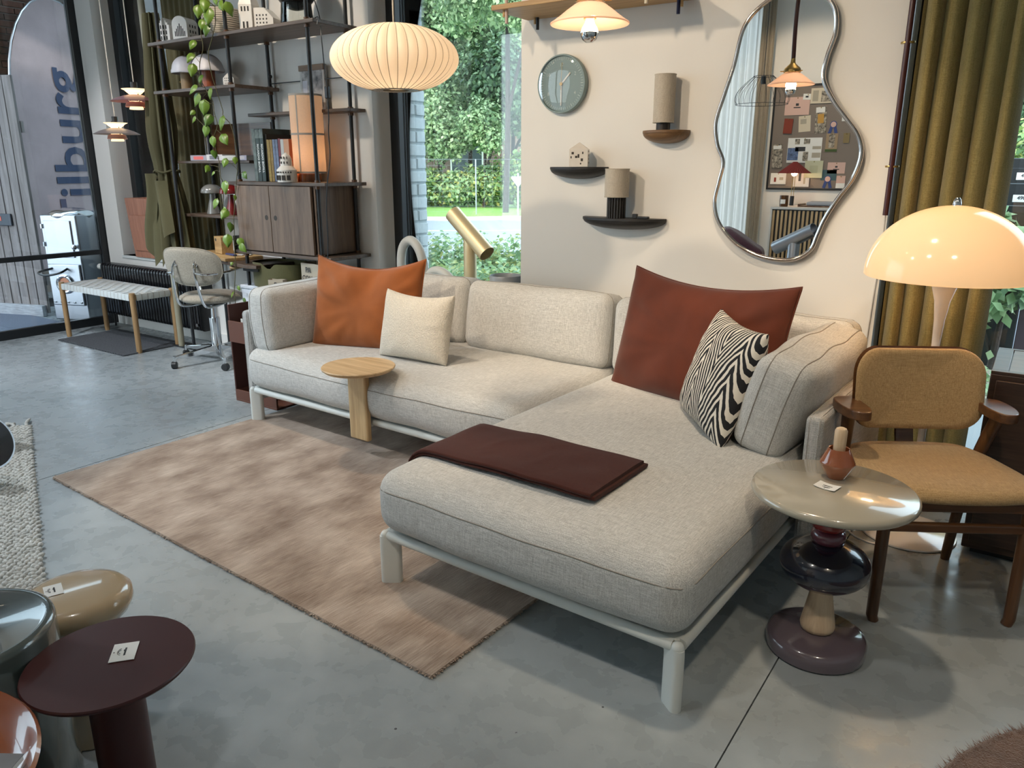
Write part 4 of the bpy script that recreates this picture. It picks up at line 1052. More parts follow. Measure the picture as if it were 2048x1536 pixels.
# ceramic tealight houses
def house(label, loc, w, d, h, roof, wins, rz=0, style='gable', name='ceramic_house'):
    t = thing(name, label, 'figurine', loc, rz, None)
    b = MB()
    if style == 'gable': b.prism([(-w/2, 0), (w/2, 0), (w/2, h), (0, h+roof), (-w/2, h)], -d/2, d/2, Matrix.Rotation(R(90), 4, 'X'))
    elif style == 'pyramid':
        b.add([(-w/2,-d/2,0),(w/2,-d/2,0),(w/2,d/2,0),(-w/2,d/2,0),(-w/2,-d/2,h),(w/2,-d/2,h),(w/2,d/2,h),(-w/2,d/2,h),(0,0,h+roof)],
              [(3,2,1,0),(0,1,5,4),(1,2,6,5),(2,3,7,6),(3,0,4,7),(4,5,8),(5,6,8),(6,7,8),(7,4,8)])
    elif style == 'arch':
        prof = [(-w/2, 0), (w/2, 0), (w/2, h)]+[(w/2*cos(a), h+roof*sin(a)) for a in [pi*k/14 for k in range(1, 14)]]+[(-w/2, h)]
        b.prism(prof, -d/2, d/2, Matrix.Rotation(R(90), 4, 'X'))
    elif style == 'step':
        s = w/8
        b.prism([(-w/2, 0), (w/2, 0), (w/2, h), (w/2-s, h), (w/2-s, h+roof*.33), (w/2-2*s, h+roof*.33), (w/2-2*s, h+roof*.66), (w/2-3*s, h+roof*.66), (w/2-3*s, h+roof),
                 (-w/2+3*s, h+roof), (-w/2+3*s, h+roof*.66), (-w/2+2*s, h+roof*.66), (-w/2+2*s, h+roof*.33), (-w/2+s, h+roof*.33), (-w/2+s, h), (-w/2, h)], -d/2, d/2, Matrix.Rotation(R(90), 4, 'X'))
    elif style == 'octagon':
        b.lathe([(0, 0), (w/2, 0), (w/2, h), (w*.30, h+roof*.25), (w*.29, h+roof*.5), (w*.27, h+roof*.7), (w*.2, h+roof*.9), (w*.07, h+roof), (0, h+roof*1.08)], 8 if False else 16)
    obj('walls', b, m_cer, t, bev=.0015 if style != 'octagon' else 0, ang=40)
    for face, x, z, ww, hh in wins:
        if face == 'f': o = obj('window', MB().box(x-ww/2, x+ww/2, -d/2-.0006, -d/2+.001, z, z+hh), m_hole, t)
        elif face == 'r': o = obj('window', MB().box(w/2-.001, w/2+.0006, x-ww/2, x+ww/2, z, z+hh), m_hole, t)
        elif face == 'a':   # arched, on the front
            o = obj('window', MB().prism([(x-ww/2, z), (x+ww/2, z)]+[(x+ww/2*cos(a), z+hh+ww/2*sin(a)) for a in [pi*k/6 for k in range(7)]], d/2-.001, d/2+.0008, Matrix.Rotation(R(90), 4, 'X')), m_hole, t)
        elif face == 'o':   # round the octagonal drum at angle x
            o = obj('window', MB().box(-ww/2, ww/2, -.004, .0015, z, z+hh), m_hole, t, (w/2*hh*0+0, 0, 0)); 
            rr = w/2 if z < h else w*.285
            o.location = (rr*sin(x), -rr*cos(x), 0); o.rotation_euler = (0, 0, x)
    return t
house('white ceramic house with scattered square windows on the upper black shelf', (-2.088, 3.655, 1.3985), .098, .085, .088, .036,
      [('f', -.03, .062, .012, .012), ('f', .022, .064, .007, .011), ('f', .0, .045, .009, .018), ('f', -.038, .042, .006, .011), ('f', -.012, .044, .011, .011), ('f', .018, .028, .012, .014), ('f', .012, .012, .007, .008)]
      + [('r', -.032+.016*k, .016+.019*((k*2+j*3) % 4), .006, .009) for k in range(5) for j in range(2)], R(24), 'pyramid')
# ================================================================ wavy mirror
MP = [(-1.174, 2.11), (-1.277, 2.015), (-1.315, 1.85), (-1.352, 1.72), (-1.383, 1.60), (-1.368, 1.50), (-1.334, 1.42), (-1.348, 1.33), (-1.362, 1.235), (-1.335, 1.14), (-1.258, 1.055), (-1.16, 1.0), (-1.048, .978), (-.96, .985), (-.893, 1.03), (-.868, 1.10), (-.845, 1.17), (-.80, 1.26), (-.745, 1.35), (-.722, 1.45), (-.745, 1.53), (-.80, 1.60), (-.865, 1.68), (-.912, 1.77), (-.905, 1.86), (-.882, 1.95), (-.893, 2.04), (-.945, 2.10), (-1.05, 2.135)]
mo = [(p.x, p.z) for p in spline([(x, 0, z) for x, z in MP], 6, True)]
mir = thing('wavy_mirror', 'tall irregular wavy wall mirror with a thin metal rim', 'mirror', (0, WALLY-.004, 0))
obj('glass', MB().prism(mo[::-1], .0, .022, Matrix.Rotation(R(90), 4, 'X')), m_mirror, mir, ang=20)
obj('rim', MB().tube([(x, -.021, z) for x, z in mo], .010, 10, closed=True), mat('bronzed_rim', (.66, .60, .56), .12, 1.), mir, ang=60)
# ================================================================ tube lamp: pole at the wall, arm above, pendant shade
tl = thing('tube_lamp', 'dark red tube wall lamp with brass clamps and a shallow white glass shade', 'lamp', (0, 0, 0))
m_tube = mat('oxblood_tube', (.055, .014, .014), .3)
obj('pole', MB().tube([(-.592, 3.695, 1.198)]+spline([(-.592, 3.695, 1.21), (-.592, 3.695, 2.0), (-.592, 3.695, 2.55), (-.66, 3.55, 2.76), (-.85, 3.3, 2.83), (-1.15, 2.85, 2.80), (-1.34, 2.57, 2.62), (-1.395, 2.50, 2.3), (-1.394, 2.491, 2.0)], 8), .0125, 12), m_tube, tl, ang=60)
for z in (1.40, 1.885):
    obj('clamp', MB().lathe([(0, -.004), (.026, -.004), (.028, 0), (.026, .004), (0, .004)], 24, Matrix.Translation((-.592, 3.70, z)), .55), m_brass, tl)
    obj('bracket', cyl((-.592, 3.70, z), (-.592, 3.738, z), .005, 8), m_brass, tl)
LZ = 1.868; LX, LY = -1.394, 2.491
m_opalg = glow_shade('opal_glass_shade', (.88, .66, .52), (1, .62, .38), .22, .35, .15)
obj('cap', MB().lathe([(0, .145), (.012, .145), (.014, .120), (.018, .112), (.045, .088), (.05, .074), (.05, .066), (0, .066)], 28, Matrix.Translation((LX, LY, LZ))), m_brass, tl)
for k in range(3):
    a = 2*pi*k/3+.4
    obj('screw', cyl((LX+.048*cos(a), LY+.048*sin(a), LZ+.07), (LX+.072*cos(a), LY+.072*sin(a), LZ+.07), .003, 8), m_brass, tl)
pr = [(.040, .064), (.055, .056), (.078, .040), (.104, .020), (.124, .006), (.134, .0)]
obj('shade', MB().lathe(pr+[(.134, -.003)]+[(r_-.002, z-.005) for r_, z in pr[::-1]], 72, Matrix.Translation((LX, LY, LZ))), m_opalg, tl, ang=60)
obj('socket', cyl((LX, LY, LZ+.07), (LX, LY, LZ+.012), .021, 16), m_brass, tl)
bl = obj('bulb', MB().lathe([(.013, .012), (.016, .0), (.026, -.016), (.030, -.030)], 24, Matrix.Translation((LX, LY, LZ))), mat('lit_bulb', (1, .9, .7), .4, emit=((1, .78, .48), 26)), tl, ang=180)
obj('mirror_cap', MB().lathe([(.030, -.030), (.0295, -.040), (.024, -.052), (.014, -.060), (0, -.062)], 24, Matrix.Translation((LX, LY, LZ))), m_chrome, bl, ang=180)
obj('cable', MB().tube(spline([(-.592, 3.697, 1.2), (-.597, 3.73, 1.05), (-.606, 3.734, .8), (-.612, 3.734, .5), (-.612, 3.72, .02)], 6), .003, 6), mat('clear_cable', (.6, .57, .53), .4), tl)
pq = bpy.data.lights.new('pendant_light', 'POINT'); pq.energy = 5; pq.color = (1, .74, .46); pq.shadow_soft_size = .03
po = bpy.data.objects.new('pendant_light', pq); COL.objects.link(po); po.location = (LX, LY, LZ-.005)
# ================================================================ ribbed bubble pendant
bu = thing('bubble_pendant', 'large saucer-shaped ribbed white pendant lamp', 'pendant lamp', (-2.155, 2.345, 1.795))
m_bub = glow_shade('bubble_vinyl', (.84, .76, .66), (1, .74, .50), .18, .45, .5)
NR = 40; a0, hh = .243, .122
def bubf(u, v):
    z = 1-2*v
    z *= .93; rr = sqrt(max(0, 1-z*z))
    k = u*NR; fr = k-math.floor(k); scal = 4*fr*(1-fr)
    rad = max(.05, a0*rr); rad *= 1-.030+.030*scal if rad > .055 else 1
    sw = .09*(1-abs(z))*0
    th = 2*pi*u+sw
    return (rad*cos(th), rad*sin(th), hh*z)
obj('shade', MB().grid(bubf, NR*6, 44, None, True), m_bub, bu, ang=180)
for k in range(NR):
    th = 2*pi*k/NR; pts = []
    for i in range(33):
        z = cos(pi*i/32)*.93; rr = a0*sqrt(max(0, 1-z*z))*.974
        rr = max(rr, .05); pts.append((rr*cos(th), rr*sin(th), hh*z))
    obj('rib', MB().tube(pts, .0011, 4), mat('bubble_wire', (.30, .24, .17), .5) if k == 0 else MATS['bubble_wire'], bu)
obj('lower_ring', MB().lathe([(.05, -.114), (.09, -.113), (.09, -.107), (.05, -.107)], 40), mat('ring_nickel', (.5, .45, .38), .3, 1.), bu)
obj('upper_cap', MB().lathe([(0, .117), (.03, .117), (.086, .113), (.088, .108)], 40), MATS['ring_nickel'], bu)
obj('cord', cyl((0, 0, .115), (0, 0, CEIL-1.795), .0032, 8), mat('pale_cord', (.55, .5, .42), .6), bu)
obj('bulb', MB().sphere((0, 0, .01), .045, 14), MATS['warm_bulb'], bu)
pq = bpy.data.lights.new('bubble_light', 'POINT'); pq.energy = 1.6; pq.color = (1, .74, .46); pq.shadow_soft_size = .08
po = bpy.data.objects.new('bubble_light', pq); COL.objects.link(po); po.location = (-2.155, 2.345, 1.80)
VINES = [[(-4.571, 3.325, 2.376), (-4.598, 3.337, 2.284), (-4.637, 3.331, 2.199), (-4.675, 3.317, 2.104), (-4.662, 3.314, 2.004), (-4.654, 3.328, 1.913), (-4.612, 3.337, 1.766), (-4.598, 3.329, 1.719), (-4.509, 3.315, 1.66), (-4.478, 3.316, 1.528), (-4.495, 3.33, 1.408), (-4.526, 3.337, 1.338)], [(-4.683, 3.325, 2.335), (-4.757, 3.337, 2.254), (-4.745, 3.331, 2.187), (-4.729, 3.317, 2.129), (-4.771, 3.314, 2.056), (-4.802, 3.328, 1.967), (-4.777, 3.337, 1.904), (-4.698, 3.329, 1.822), (-4.671, 3.315, 1.742), (-4.653, 3.316, 1.663), (-4.724, 3.33, 1.586), (-4.725, 3.337, 1.506), (-4.686, 3.326, 1.425), (-4.672, 3.314, 1.337), (-4.665, 3.318, 1.314), (-4.675, 3.332, 1.278), (-4.688, 3.336, 1.228), (-4.686, 3.324, 1.172), (-4.673, 3.313, 1.126)], [(-4.51, 3.325, 1.338), (-4.547, 3.337, 1.263), (-4.564, 3.331, 1.181), (-4.559, 3.317, 1.116), (-4.569, 3.314, 1.066), (-4.601, 3.328, 0.947), (-4.624, 3.337, 0.843), (-4.623, 3.329, 0.74), (-4.626, 3.315, 0.637), (-4.644, 3.316, 0.566), (-4.667, 3.33, 0.469)]]
LEAVES = [(-4.808, 3.315, 2.16, 0.075), (-4.833, 3.307, 2.081, 0.083), (-4.824, 3.299, 2.006, 0.091), (-4.77, 3.311, 1.949, 0.068), (-4.825, 3.303, 1.883, 0.084), (-4.694, 3.315, 1.858, 0.076), (-4.815, 3.307, 1.82, 0.1), (-4.746, 3.299, 1.769, 0.107), (-4.88, 3.311, 1.74, 0.047), (-4.871, 3.303, 1.698, 0.054), (-4.718, 3.315, 1.687, 0.092), (-4.58, 3.307, 1.67, 0.098), (-4.75, 3.299, 1.621, 0.085), (-4.719, 3.311, 1.554, 0.077), (-4.598, 3.303, 1.561, 0.091), (-4.722, 3.315, 1.473, 0.07), (-4.584, 3.307, 1.418, 0.069), (-4.766, 3.299, 1.376, 0.062), (-4.732, 3.311, 1.35, 0.039), (-4.481, 3.303, 1.434, 0.053), (-4.428, 3.315, 1.336, 0.061), (-4.626, 3.307, 1.259, 0.093), (-4.721, 3.299, 1.149, 0.079), (-4.667, 3.311, 1.11, 0.047), (-4.623, 3.303, 1.078, 0.086), (-4.534, 3.315, 1.196, 0.039), (-4.598, 3.307, 0.995, 0.078), (-4.64, 3.299, 0.903, 0.095), (-4.537, 3.311, 0.894, 0.071), (-4.522, 3.303, 0.852, 0.078), (-4.637, 3.315, 0.748, 0.032), (-4.591, 3.307, 0.582, 0.04), (-4.643, 3.299, 0.533, 0.048), (-4.548, 3.311, 0.498, 0.04), (-4.633, 3.303, 2.379, 0.095), (-4.729, 3.315, 2.353, 0.089), (-4.609, 3.307, 2.31, 0.11), (-4.487, 3.299, 2.355, 0.079), (-4.431, 3.311, 2.337, 0.093), (-4.688, 3.303, 2.273, 0.074), (-4.553, 3.315, 2.401, 0.072), (-4.643, 3.307, 2.235, 0.081)]
# ================================================================ shelving unit
su_ = thing('shelving_unit', 'tall dark oak shelving unit on black steel posts with cabinet and desk', 'shelving', (0, 0, 0))
YF_, YR = 3.385, 3.70
PXS = (-5.312, -4.563, -3.798)
for x in PXS:
    obj('post', cyl((x, YF_, 0), (x, YF_, 3.1), .0125, 12), m_black, su_)
    obj('post', cyl((x, YR, 0), (x, YR, 3.1), .0125, 12), m_black, su_)
def plank(x0, x1, z, ya=YF_-.028, yb=YR+.012, t=.022, r=True):
    o = obj('shelf_board', MB().box(x0, x1, ya, yb, z-t, z), m_walnut, su_, bev=.003)
    for x in PXS:
        if x0 < x < x1:
            for y in (YF_, YR):
                if ya < y < yb: obj('collar', cyl((x, y, z-t-.018), (x, y, z+.014), .018, 12), m_dark_teak, o)
    return o
plank(-5.415, -3.715, 2.232); plank(-5.41, -4.485, 1.915); plank(-4.70, -3.70, 1.752, 3.60, 3.735, .02)
plank(-5.42, -4.585, 1.44, 3.49, 3.735, .018); plank(-4.655, -3.70, 1.303); plank(-5.42, -4.585, 1.058, 3.49, 3.735, .02)
plank(-4.64, -3.69, .845)
dk = obj('desk_board', MB().prism([(-5.42, 3.50), (-4.47, 3.305), (-4.40, 3.33), (-4.36, 3.735), (-5.42, 3.735)], .728, .752), m_walnut, su_, bev=.003)
obj('back_board', MB().box(-5.40, -4.62, 3.722, 3.737, 1.455, 1.70), m_dark_teak_x, su_)
cb = obj('cabinet', MB().box(-4.585, -3.815, 3.375, 3.375+.02, .848, .852).box(-4.585, -4.567, 3.375, 3.73, .852, 1.28).box(-3.833, -3.815, 3.375, 3.73, .852, 1.28).box(-4.567, -3.833, 3.375, 3.73, .846, .862).box(-4.567, -3.833, 3.375, 3.73, 1.264, 1.281).box(-4.567, -3.833, 3.715, 3.73, .862, 1.264), m_walnut_v, su_, bev=.002)
def door(x0, x1, hx):
    d = obj('door', MB().box(x0, x1, 3.352, 3.372, .852, 1.277), m_walnut_v, cb if False else su_, bev=.002)
    obj('finger_hole', MB().lathe([(0, .0), (.0165, 0), (.0165, .002), (0, .002)], 24, Matrix.Translation((hx, 3.3535, 1.075)) @ Matrix.Rotation(R(90), 4, 'X')), m_hole, d)
door(-4.583, -4.236, -4.275); door(-4.231, -3.835, -4.185)
obj('wire', MB().tube([(-4.563, 3.70, 1.945), (-3.798, 3.70, 1.945)], .0035, 6), m_black, su_)
obj('knob', MB().sphere((-4.54, 3.69, 1.99), .014, 10), m_black, su_); obj('knob', MB().sphere((-3.80, 3.685, 2.0), .014, 10), m_black, su_)
obj('bracket', MB().box(-4.60, -4.42, 3.37, 3.40, .70, .722), m_black, su_)
# ---- top board: houses, pot with trailing plant, church, glass lamp
Z1 = 2.2335
grid = lambda xs, zs, w_, h_, f='f': [(f, x, z, w_, h_) for x in xs for z in zs]
house('narrow white ceramic canal house with stepped gable at the left end of the top shelf', (-5.325, 3.47, Z1), .095, .09, .115, .045, grid((-.022, 0, .022), (.02, .055, .09), .010, .02, 'a'), R(18), 'step')
house('white ceramic house with rounded gable and tall arched window beside the stepped one', (-5.165, 3.50, Z1), .115, .13, .11, .05, [('a', x, .03, .007, .03+.02*(3-abs(k))*.8) for k, x in zip((-3, -2, -1, 0, 1, 2, 3), (-.036, -.024, -.012, 0, .012, .024, .036))]
      + grid((-.03, 0, .03), (.02, .055, .09), .012, .018, 'r'), R(22), 'arch')
pt = thing('ribbed_pot', 'cream ribbed ceramic plant pot on the top shelf', 'pot', (-4.79, 3.53, Z1))
prof = [(0, .001), (.125, .001)]
for k in range(13):
    z = .008+k*.0125; rr = .128+.022*sin(pi*min(1, k/12)*.6)
    prof += [(rr, z), (rr+.003, z+.006), (rr, z+.0115)]
prof += [(.145, .172), (.13, .172), (.125, .15), (0, .15)]
obj('pot', MB().lathe([(r_*.86, z) for r_, z in prof], 48), mat('ribbed_ceramic', (.52, .46, .38), .6), pt, ang=40)
obj('soil', MB().lathe([(0, .151), (.105, .151)], 24), mat('soil', (.05, .035, .025), .95, bump=(80, .8)), pt)
m_leaf = mat('pothos_leaf', (.135, .235, .025), .35, var=(30, .18))
m_leaf2 = mat('pothos_leaf_dark', (.075, .155, .02), .35, var=(30, .18))
m_stem = mat('vine_stem', (.085, .075, .025), .6)
vp = thing('trailing_plant', 'trailing heart-leaved vine hanging from the pot on the top shelf', 'plant', (0, 0, 0))
for v in VINES: obj('stem', MB().tube(spline(v, 4), .0028, 5), m_stem, vp, ang=180)
sp_ = spline([(-4.79, 3.53, Z1+.16), (-4.80, 3.45, Z1+.21), (-4.74, 3.36, Z1+.18), VINES[0][0]], 6); obj('stem', MB().tube(sp_, .003, 5), m_stem, vp)
sp_ = spline([(-4.80, 3.53, Z1+.16), (-4.85, 3.42, Z1+.2), VINES[1][0]], 6); obj('stem', MB().tube(sp_, .003, 5), m_stem, vp)
def leaf_mesh(k):
    b = MB(); nu, nv = 9, 9
    def f(a, v):
        t = v; wd = .40*sin(pi*min(1, t**.62))**.9*(1-t*.12)
        x = (a-.5)*2; back = .13*abs(x)*max(0, 1-t*3.2)
        return (x*wd, .10*abs(x)**1.5-.10*sin(t*pi*.9)+(.03*k-.05)*x, -t+back)
    b.grid(f, nu, nv)
    b.tube([(0, .004, .06), (0, -.02, -.1), (0, -.09, -.55)], [.014, .012, .005], 4)
    me = bpy.data.meshes.new('leaf'); me.from_pydata(b.v, [], b.f); me.polygons.foreach_set('use_smooth', [True]*len(me.polygons)); me.materials.append(m_leaf if k < 3 else m_leaf2)
    return me
LM = [leaf_mesh(k) for k in range(4)]
rd = random.Random(12)
allv = [Vector(p) for v in VINES for p in spline(v, 3)]
for i, (x, y, z, s) in enumerate(LEAVES):
    c = Vector((x, y, z)); q = min(allv, key=lambda p: (p-c).length)
    d = c-q; lean_ = max(-.6, min(.6, d.x*6))
    o = obj('leaf', LM[rd.choice((0, 1, 2, 2, 3))], None, vp, c+Vector((0, 0, s*.45)), (rd.uniform(-.5, .1), -lean_+rd.uniform(-.3, .3), R(38)+rd.uniform(-.9, .9)))
    o.scale = (s*.9, s*.9, s*.9)
    if .02 < d.length < .25: obj('leaf_stalk', MB().tube([c+Vector((0, 0, s*.5)), (c+q)/2+Vector((0, 0, .02)), q], .0016, 4), m_stem, vp)
# church
cw = thing('ceramic_church', 'white ceramic church with a tall spire on the top shelf', 'figurine', (-4.40, 3.50, Z1), R(24))
b = MB().prism([(-.065, 0), (.065, 0), (.065, .10), (.03, .14), (-.03, .14), (-.065, .10)], -.06, .06, Matrix.Rotation(R(90), 4, 'X'))
obj('nave', MB().prism([(-.06, 0), (.15, 0), (.15, .07), (.09, .13), (-.06, .13)], -.055, .065, Matrix.Rotation(R(90), 4, 'X')), m_cer, cw, bev=.002)
tw = obj('tower', MB().box(-.075, .015, -.08, .03, 0, .15), m_cer, cw, bev=.002)
b = MB(); b.add([(-.075,-.08,.15),(.015,-.08,.15),(.015,.03,.15),(-.075,.03,.15),(-.03,-.025,.33)], [(0,1,4),(1,2,4),(2,3,4),(3,0,4)]); obj('spire', b, m_cer, cw)
for x in (-.052, -.03, -.008): obj('window', MB().box(x-.005, x+.005, -.0812, -.079, .11, .138), m_hole, tw)
for x in (-.045, -.02): obj('window', MB().box(x-.006, x+.006, -.0812, -.079, .012, .05), m_hole, tw)
for k in range(4):
    for j in range(4): obj('window', MB().box(.035+k*.022, .043+k*.022, -.0662, -.064, .015+j*.022, .025+j*.022), m_hole, cw)
# glass lamp with black dome
gl = thing('glass_dome_lamp', 'clear glass table lamp with a black dome shade on the top shelf', 'lamp', (-4.035, 3.52, Z1))
m_glass = mat('clear_glass', (.97, .98, .98), .02, trans=1., ior=1.45)
obj('base', MB().lathe([(.10, .0), (.102, .003), (.088, .16), (.085, .16), (.099, .004), (.097, .0)], 40), pane_mat('lamp_glass', (.93, .95, .95), 1.5), gl, ang=60)
obj('shade', MB().lathe([(0, .09)]+[(.125*sin(a), .215-.125*cos(a)) for a in [pi*k/20 for k in range(1, 16)]], 40), m_black_gloss, gl, ang=60)
obj('cable', MB().tube(spline([(.11, .02, .2), (.13, .05, .1), (.12, .08, .01), (.25, -.09, .005), (.33, -.13, .005), (.345, -.155, -.04)], 6), .003, 5), m_black, gl)
# ---- second board: two domed table lamps and a little house
Z2 = 1.9165
m_lampshade = mat('matte_white_shade', (.60, .58, .60), .4)
def dome_lamp(label, x, y, mb_, r=.128):
    t = thing('domed_table_lamp', label, 'lamp', (x, y, Z2), 0, 'domed table lamps on the second shelf')
    obj('foot', MB().lathe([(0, 0), (r*.42, 0), (r*.42, .008), (0, .008)], 28), m_chrome, t)
    obj('base', MB().lathe([(r*.36, .008), (r*.40, .012), (r*.40, .125), (0, .125)], 28), mb_, t)
    p = [(r*1.0, .118), (r*.985, .135)]+[(r*(.93*cos(a)), .135+.098*sin(a)) for a in [pi/2*k/14 for k in range(1, 15)]]
    obj('shade', MB().lathe(p+[(r_*.97, z-.003) for r_, z in p[::-1][1:]], 48), m_lampshade, t, ang=60)
    obj('switch', MB().sphere((-r*.2, -r*.36, .06), .007, 8), m_brass, t)
dome_lamp('white domed table lamp with a tan base', -5.215, 3.50, mat('tan_base', (.30, .20, .10), .5), .098)
dome_lamp('white domed table lamp with a red-brown base', -4.985, 3.52, mat('redwood_base', (.25, .06, .02), .4), .112)
house('tiny white ceramic house with pitted front on the second shelf', (-4.79, 3.56, Z2), .085, .07, .065, .035, [('f', -.026+.013*k, .012+.016*j, .005, .007) for k in range(5) for j in range(4)], R(20))
# ---- rear ledge: framed poster book
pp_ = thing('framed_picture', 'small framed picture with a wooden head bar leaning behind the linen lamp', 'picture', (-4.12, 3.705, 1.753))
obj('frame', MB().box(-.125, .105, -.012, .012, 0, .285), mat('pale_frame', (.45, .44, .42), .5), pp_, bev=.002)
obj('head_bar', MB().box(-.127, .107, -.02, .0, .25, .285), m_brown, pp_)
obj('print', MB().box(-.105, .085, -.0135, -.012, .02, .25), mat('dark_print', (.09, .09, .11), .5, var=(22, .9), col2=(.5, .48, .47)), pp_)
obj('window_view', MB().box(-.10, -.055, -.0145, -.0135, .06, .19), mat('pale_print', (.50, .50, .56), .5), pp_)
text('Seed', .035, m_paper, pp_, Matrix.Translation((.005, -.0142, .215)) @ RX, ext=.0003) if False else None
# ---- book shelf
Z3 = 1.4405
def flat_book(label, x, y, w, d, h, c, rz=0, mk=None, z=Z3):
    t = thing('book', label, 'book', (x, y, z), rz, 'small books lying on the left shelf')
    obj('cover', MB().box(-w/2, w/2, -d/2, d/2, 0, .003).box(-w/2, w/2, -d/2, d/2, h-.003, h).box(-w/2, w/2, -d/2, -d/2+.003, .003, h-.003), c, t, bev=.001)
    obj('pages', MB().box(-w/2+.003, w/2-.003, -d/2+.003, d/2-.004, .003, h-.003), m_paper, t)
    if mk: obj('spine_print', MB().box(-w*.3, w*.3, -d/2-.0006, -d/2, h*.2, h*.8), mk, t)
flat_book('grey-lilac box book with a coral oval on its spine', -5.19, 3.60, .15, .21, .038, mat('lilac_cover', (.38, .36, .42), .6), R(12), mat('coral_print', (.75, .17, .15), .6))
flat_book('white-edged thick book with a grey label', -5.00, 3.60, .14, .22, .042, mat('white_cover', (.62, .60, .60), .6), R(14), mat('grey_label', (.22, .22, .24), .6))
flat_book('cream low book with small lettering', -4.815, 3.60, .15, .21, .034, mat('cream_cover', (.66, .63, .57), .6), R(6), mat('thin_label', (.60, .57, .51), .6))
flat_book('pale lilac striped book nearest the large standing books', -4.665, 3.585, .10, .2, .034, mat('stripe_cover', (.42, .39, .47), .6), R(4), mat('stripe_label', (.6, .55, .56), .6))
# standing books on the cabinet
Z4 = 1.3045
def book(label, x, w, h, d, c, lab=None, y=3.43, mk=None, bands=(), tilt=0):
    t = thing('book', label, 'book', (x, y, Z4), 0, 'books standing on the cabinet')
    if tilt: t.rotation_euler = (0, R(tilt), 0)
    obj('cover', MB().box(-w/2, -w/2+.002, 0, d, 0, h).box(w/2-.002, w/2, 0, d, 0, h).box(-w/2+.002, w/2-.002, 0, .003, 0, h), c, t, bev=.0008)
    obj('pages', MB().box(-w/2+.002, w/2-.002, .003, d-.004, .003, h-.003), m_paper, t)
    for z0, z1, m in bands: obj('spine_band', MB().box(-w/2, w/2, -.0006, 0, z0*h, z1*h), m, t)
    if lab: text(lab, min(w*.62, .03), mk or m_ink_white, t, Matrix.Translation((0, -.0008, h*.44)) @ RX @ Matrix.Rotation(R(-90), 4, 'Z'), 'spine_lettering', .0003, bold=.0004)
    return t
m_gr = mat('dark_green_cover', (.028, .045, .042), .4, var=(14, .5)); m_gr2 = mat('grey_green_spine', (.12, .15, .14), .4, var=(20, .6))
book('grey-green tall book, leftmost of the standing books', -4.440, .034, .335, .24, m_gr2)
book('dark green tall book with white spine capitals, second from the left', -4.402, .038, .335, .24, m_gr, 'RICARDO BOFILL', 3.43, None, [(.82, .98, m_gr2)])
book('dark green tall book with white spine capitals, third from the left', -4.362, .038, .335, .24, m_gr, 'RICARDO BOFILL', 3.43, None, [(.82, .98, m_gr2)])
book('black slim book beside the dark green pair', -4.334, .014, .30, .22, mat('black_cover', (.02, .018, .016), .5), None, 3.445)
m_och = mat('ochre_cover', (.30, .205, .05), .5, var=(60, .3)); m_och2 = mat('ochre_cover_dark', (.24, .155, .04), .5, var=(60, .3))
book('ochre speckled book, left of the two', -4.310, .027, .265, .2, m_och, None, 3.44); book('ochre speckled book, right of the two', -4.281, .025, .265, .2, m_och2, None, 3.44)
m_bl = mat('blue_grey_cover', (.15, .19, .29), .5, var=(30, .45))
book('blue-grey book, left of the blue pair', -4.253, .026, .265, .2, m_bl, None, 3.44); book('blue-grey book, right of the blue pair', -4.226, .024, .265, .2, m_bl, None, 3.44)
book('claret red slim book', -4.200, .022, .27, .2, mat('claret_cover', (.17, .03, .045), .45), None, 3.44)
book('pale grey book with small grey lettering', -4.172, .03, .265, .2, mat('pale_grey_cover', (.50, .51, .50), .6), None, 3.44)
book('orange-red book beside the linen lamp', -4.13, .05, .265, .2, mat('orange_red_cover', (.40, .10, .035), .5), None, 3.44, None, [(.62, 1.0, mat('salmon_band', (.55, .30, .18), .6))])
tb = thing('book', 'large dark photographic art book standing behind the ochre and blue books', 'book', (-4.21, 3.665, Z4), 0, 'books standing on the cabinet')
obj('cover', MB().box(-.135, .115, -.012, .012, 0, .335), mat('photo_cover', (.06, .055, .05), .4, var=(9, .8), col2=(.30, .25, .23)), tb, bev=.001)
obj('pages', MB().box(-.132, .112, -.009, .009, .002, .3355), m_paper, tb)
house('white ceramic chapel with a dome and arched openings in front of the books', (-4.065, 3.375, Z4), .125, .125, .075, .10,
      [('o', -1.0+.5*k, .012, .022, .03) for k in range(5)]+[('o', -1.25+.25*k, .055, .006, .01) for k in range(11)]+[('o', -1+.5*k, .112, .006, .014) for k in range(5)]+[('o', -1+.5*k, .142, .005, .014) for k in range(5)], 0, 'octagon', 'ceramic_chapel')
# linen table lamp (lit)
ll = thing('linen_lantern', 'tall lit linen cylinder lamp with grey seams on the cabinet', 'lamp', (-4.045+.0, 3.55, Z4))
m_linlit = glow_shade('lit_linen', (.72, .60, .48), (1, .58, .30), .26, .4, .8, 500)
rL = .104
obj('foot', MB().lathe([(0, 0), (.07, 0), (.07, .05), (0, .05)], 32), m_dark_teak, ll)
sh_ = obj('shade', MB().lathe([(rL, .055), (rL, .535), (rL-.002, .535), (rL-.002, .055)], 56), m_linlit, ll, ang=60)
m_tape = mat('grey_tape', (.36, .34, .31), .8)
for z in (.058, .295, .532): obj('seam', MB().lathe([(rL+.001, z-.006), (rL+.0015, z+.006)], 56), m_tape, sh_)
for k in range(6):
    a = 2*pi*k/6+.25; obj('seam', MB().box(-.0045, .0045, -rL-.0012, -rL+.0005, .055, .535, Matrix.Rotation(a, 4, 'Z')), m_tape, sh_)
obj('bulb', MB().sphere((0, 0, .17), .035, 14), MATS['warm_bulb'], ll)
pq = bpy.data.lights.new('lantern_light', 'POINT'); pq.energy = 2.5; pq.color = (1, .62, .33); pq.shadow_soft_size = .05
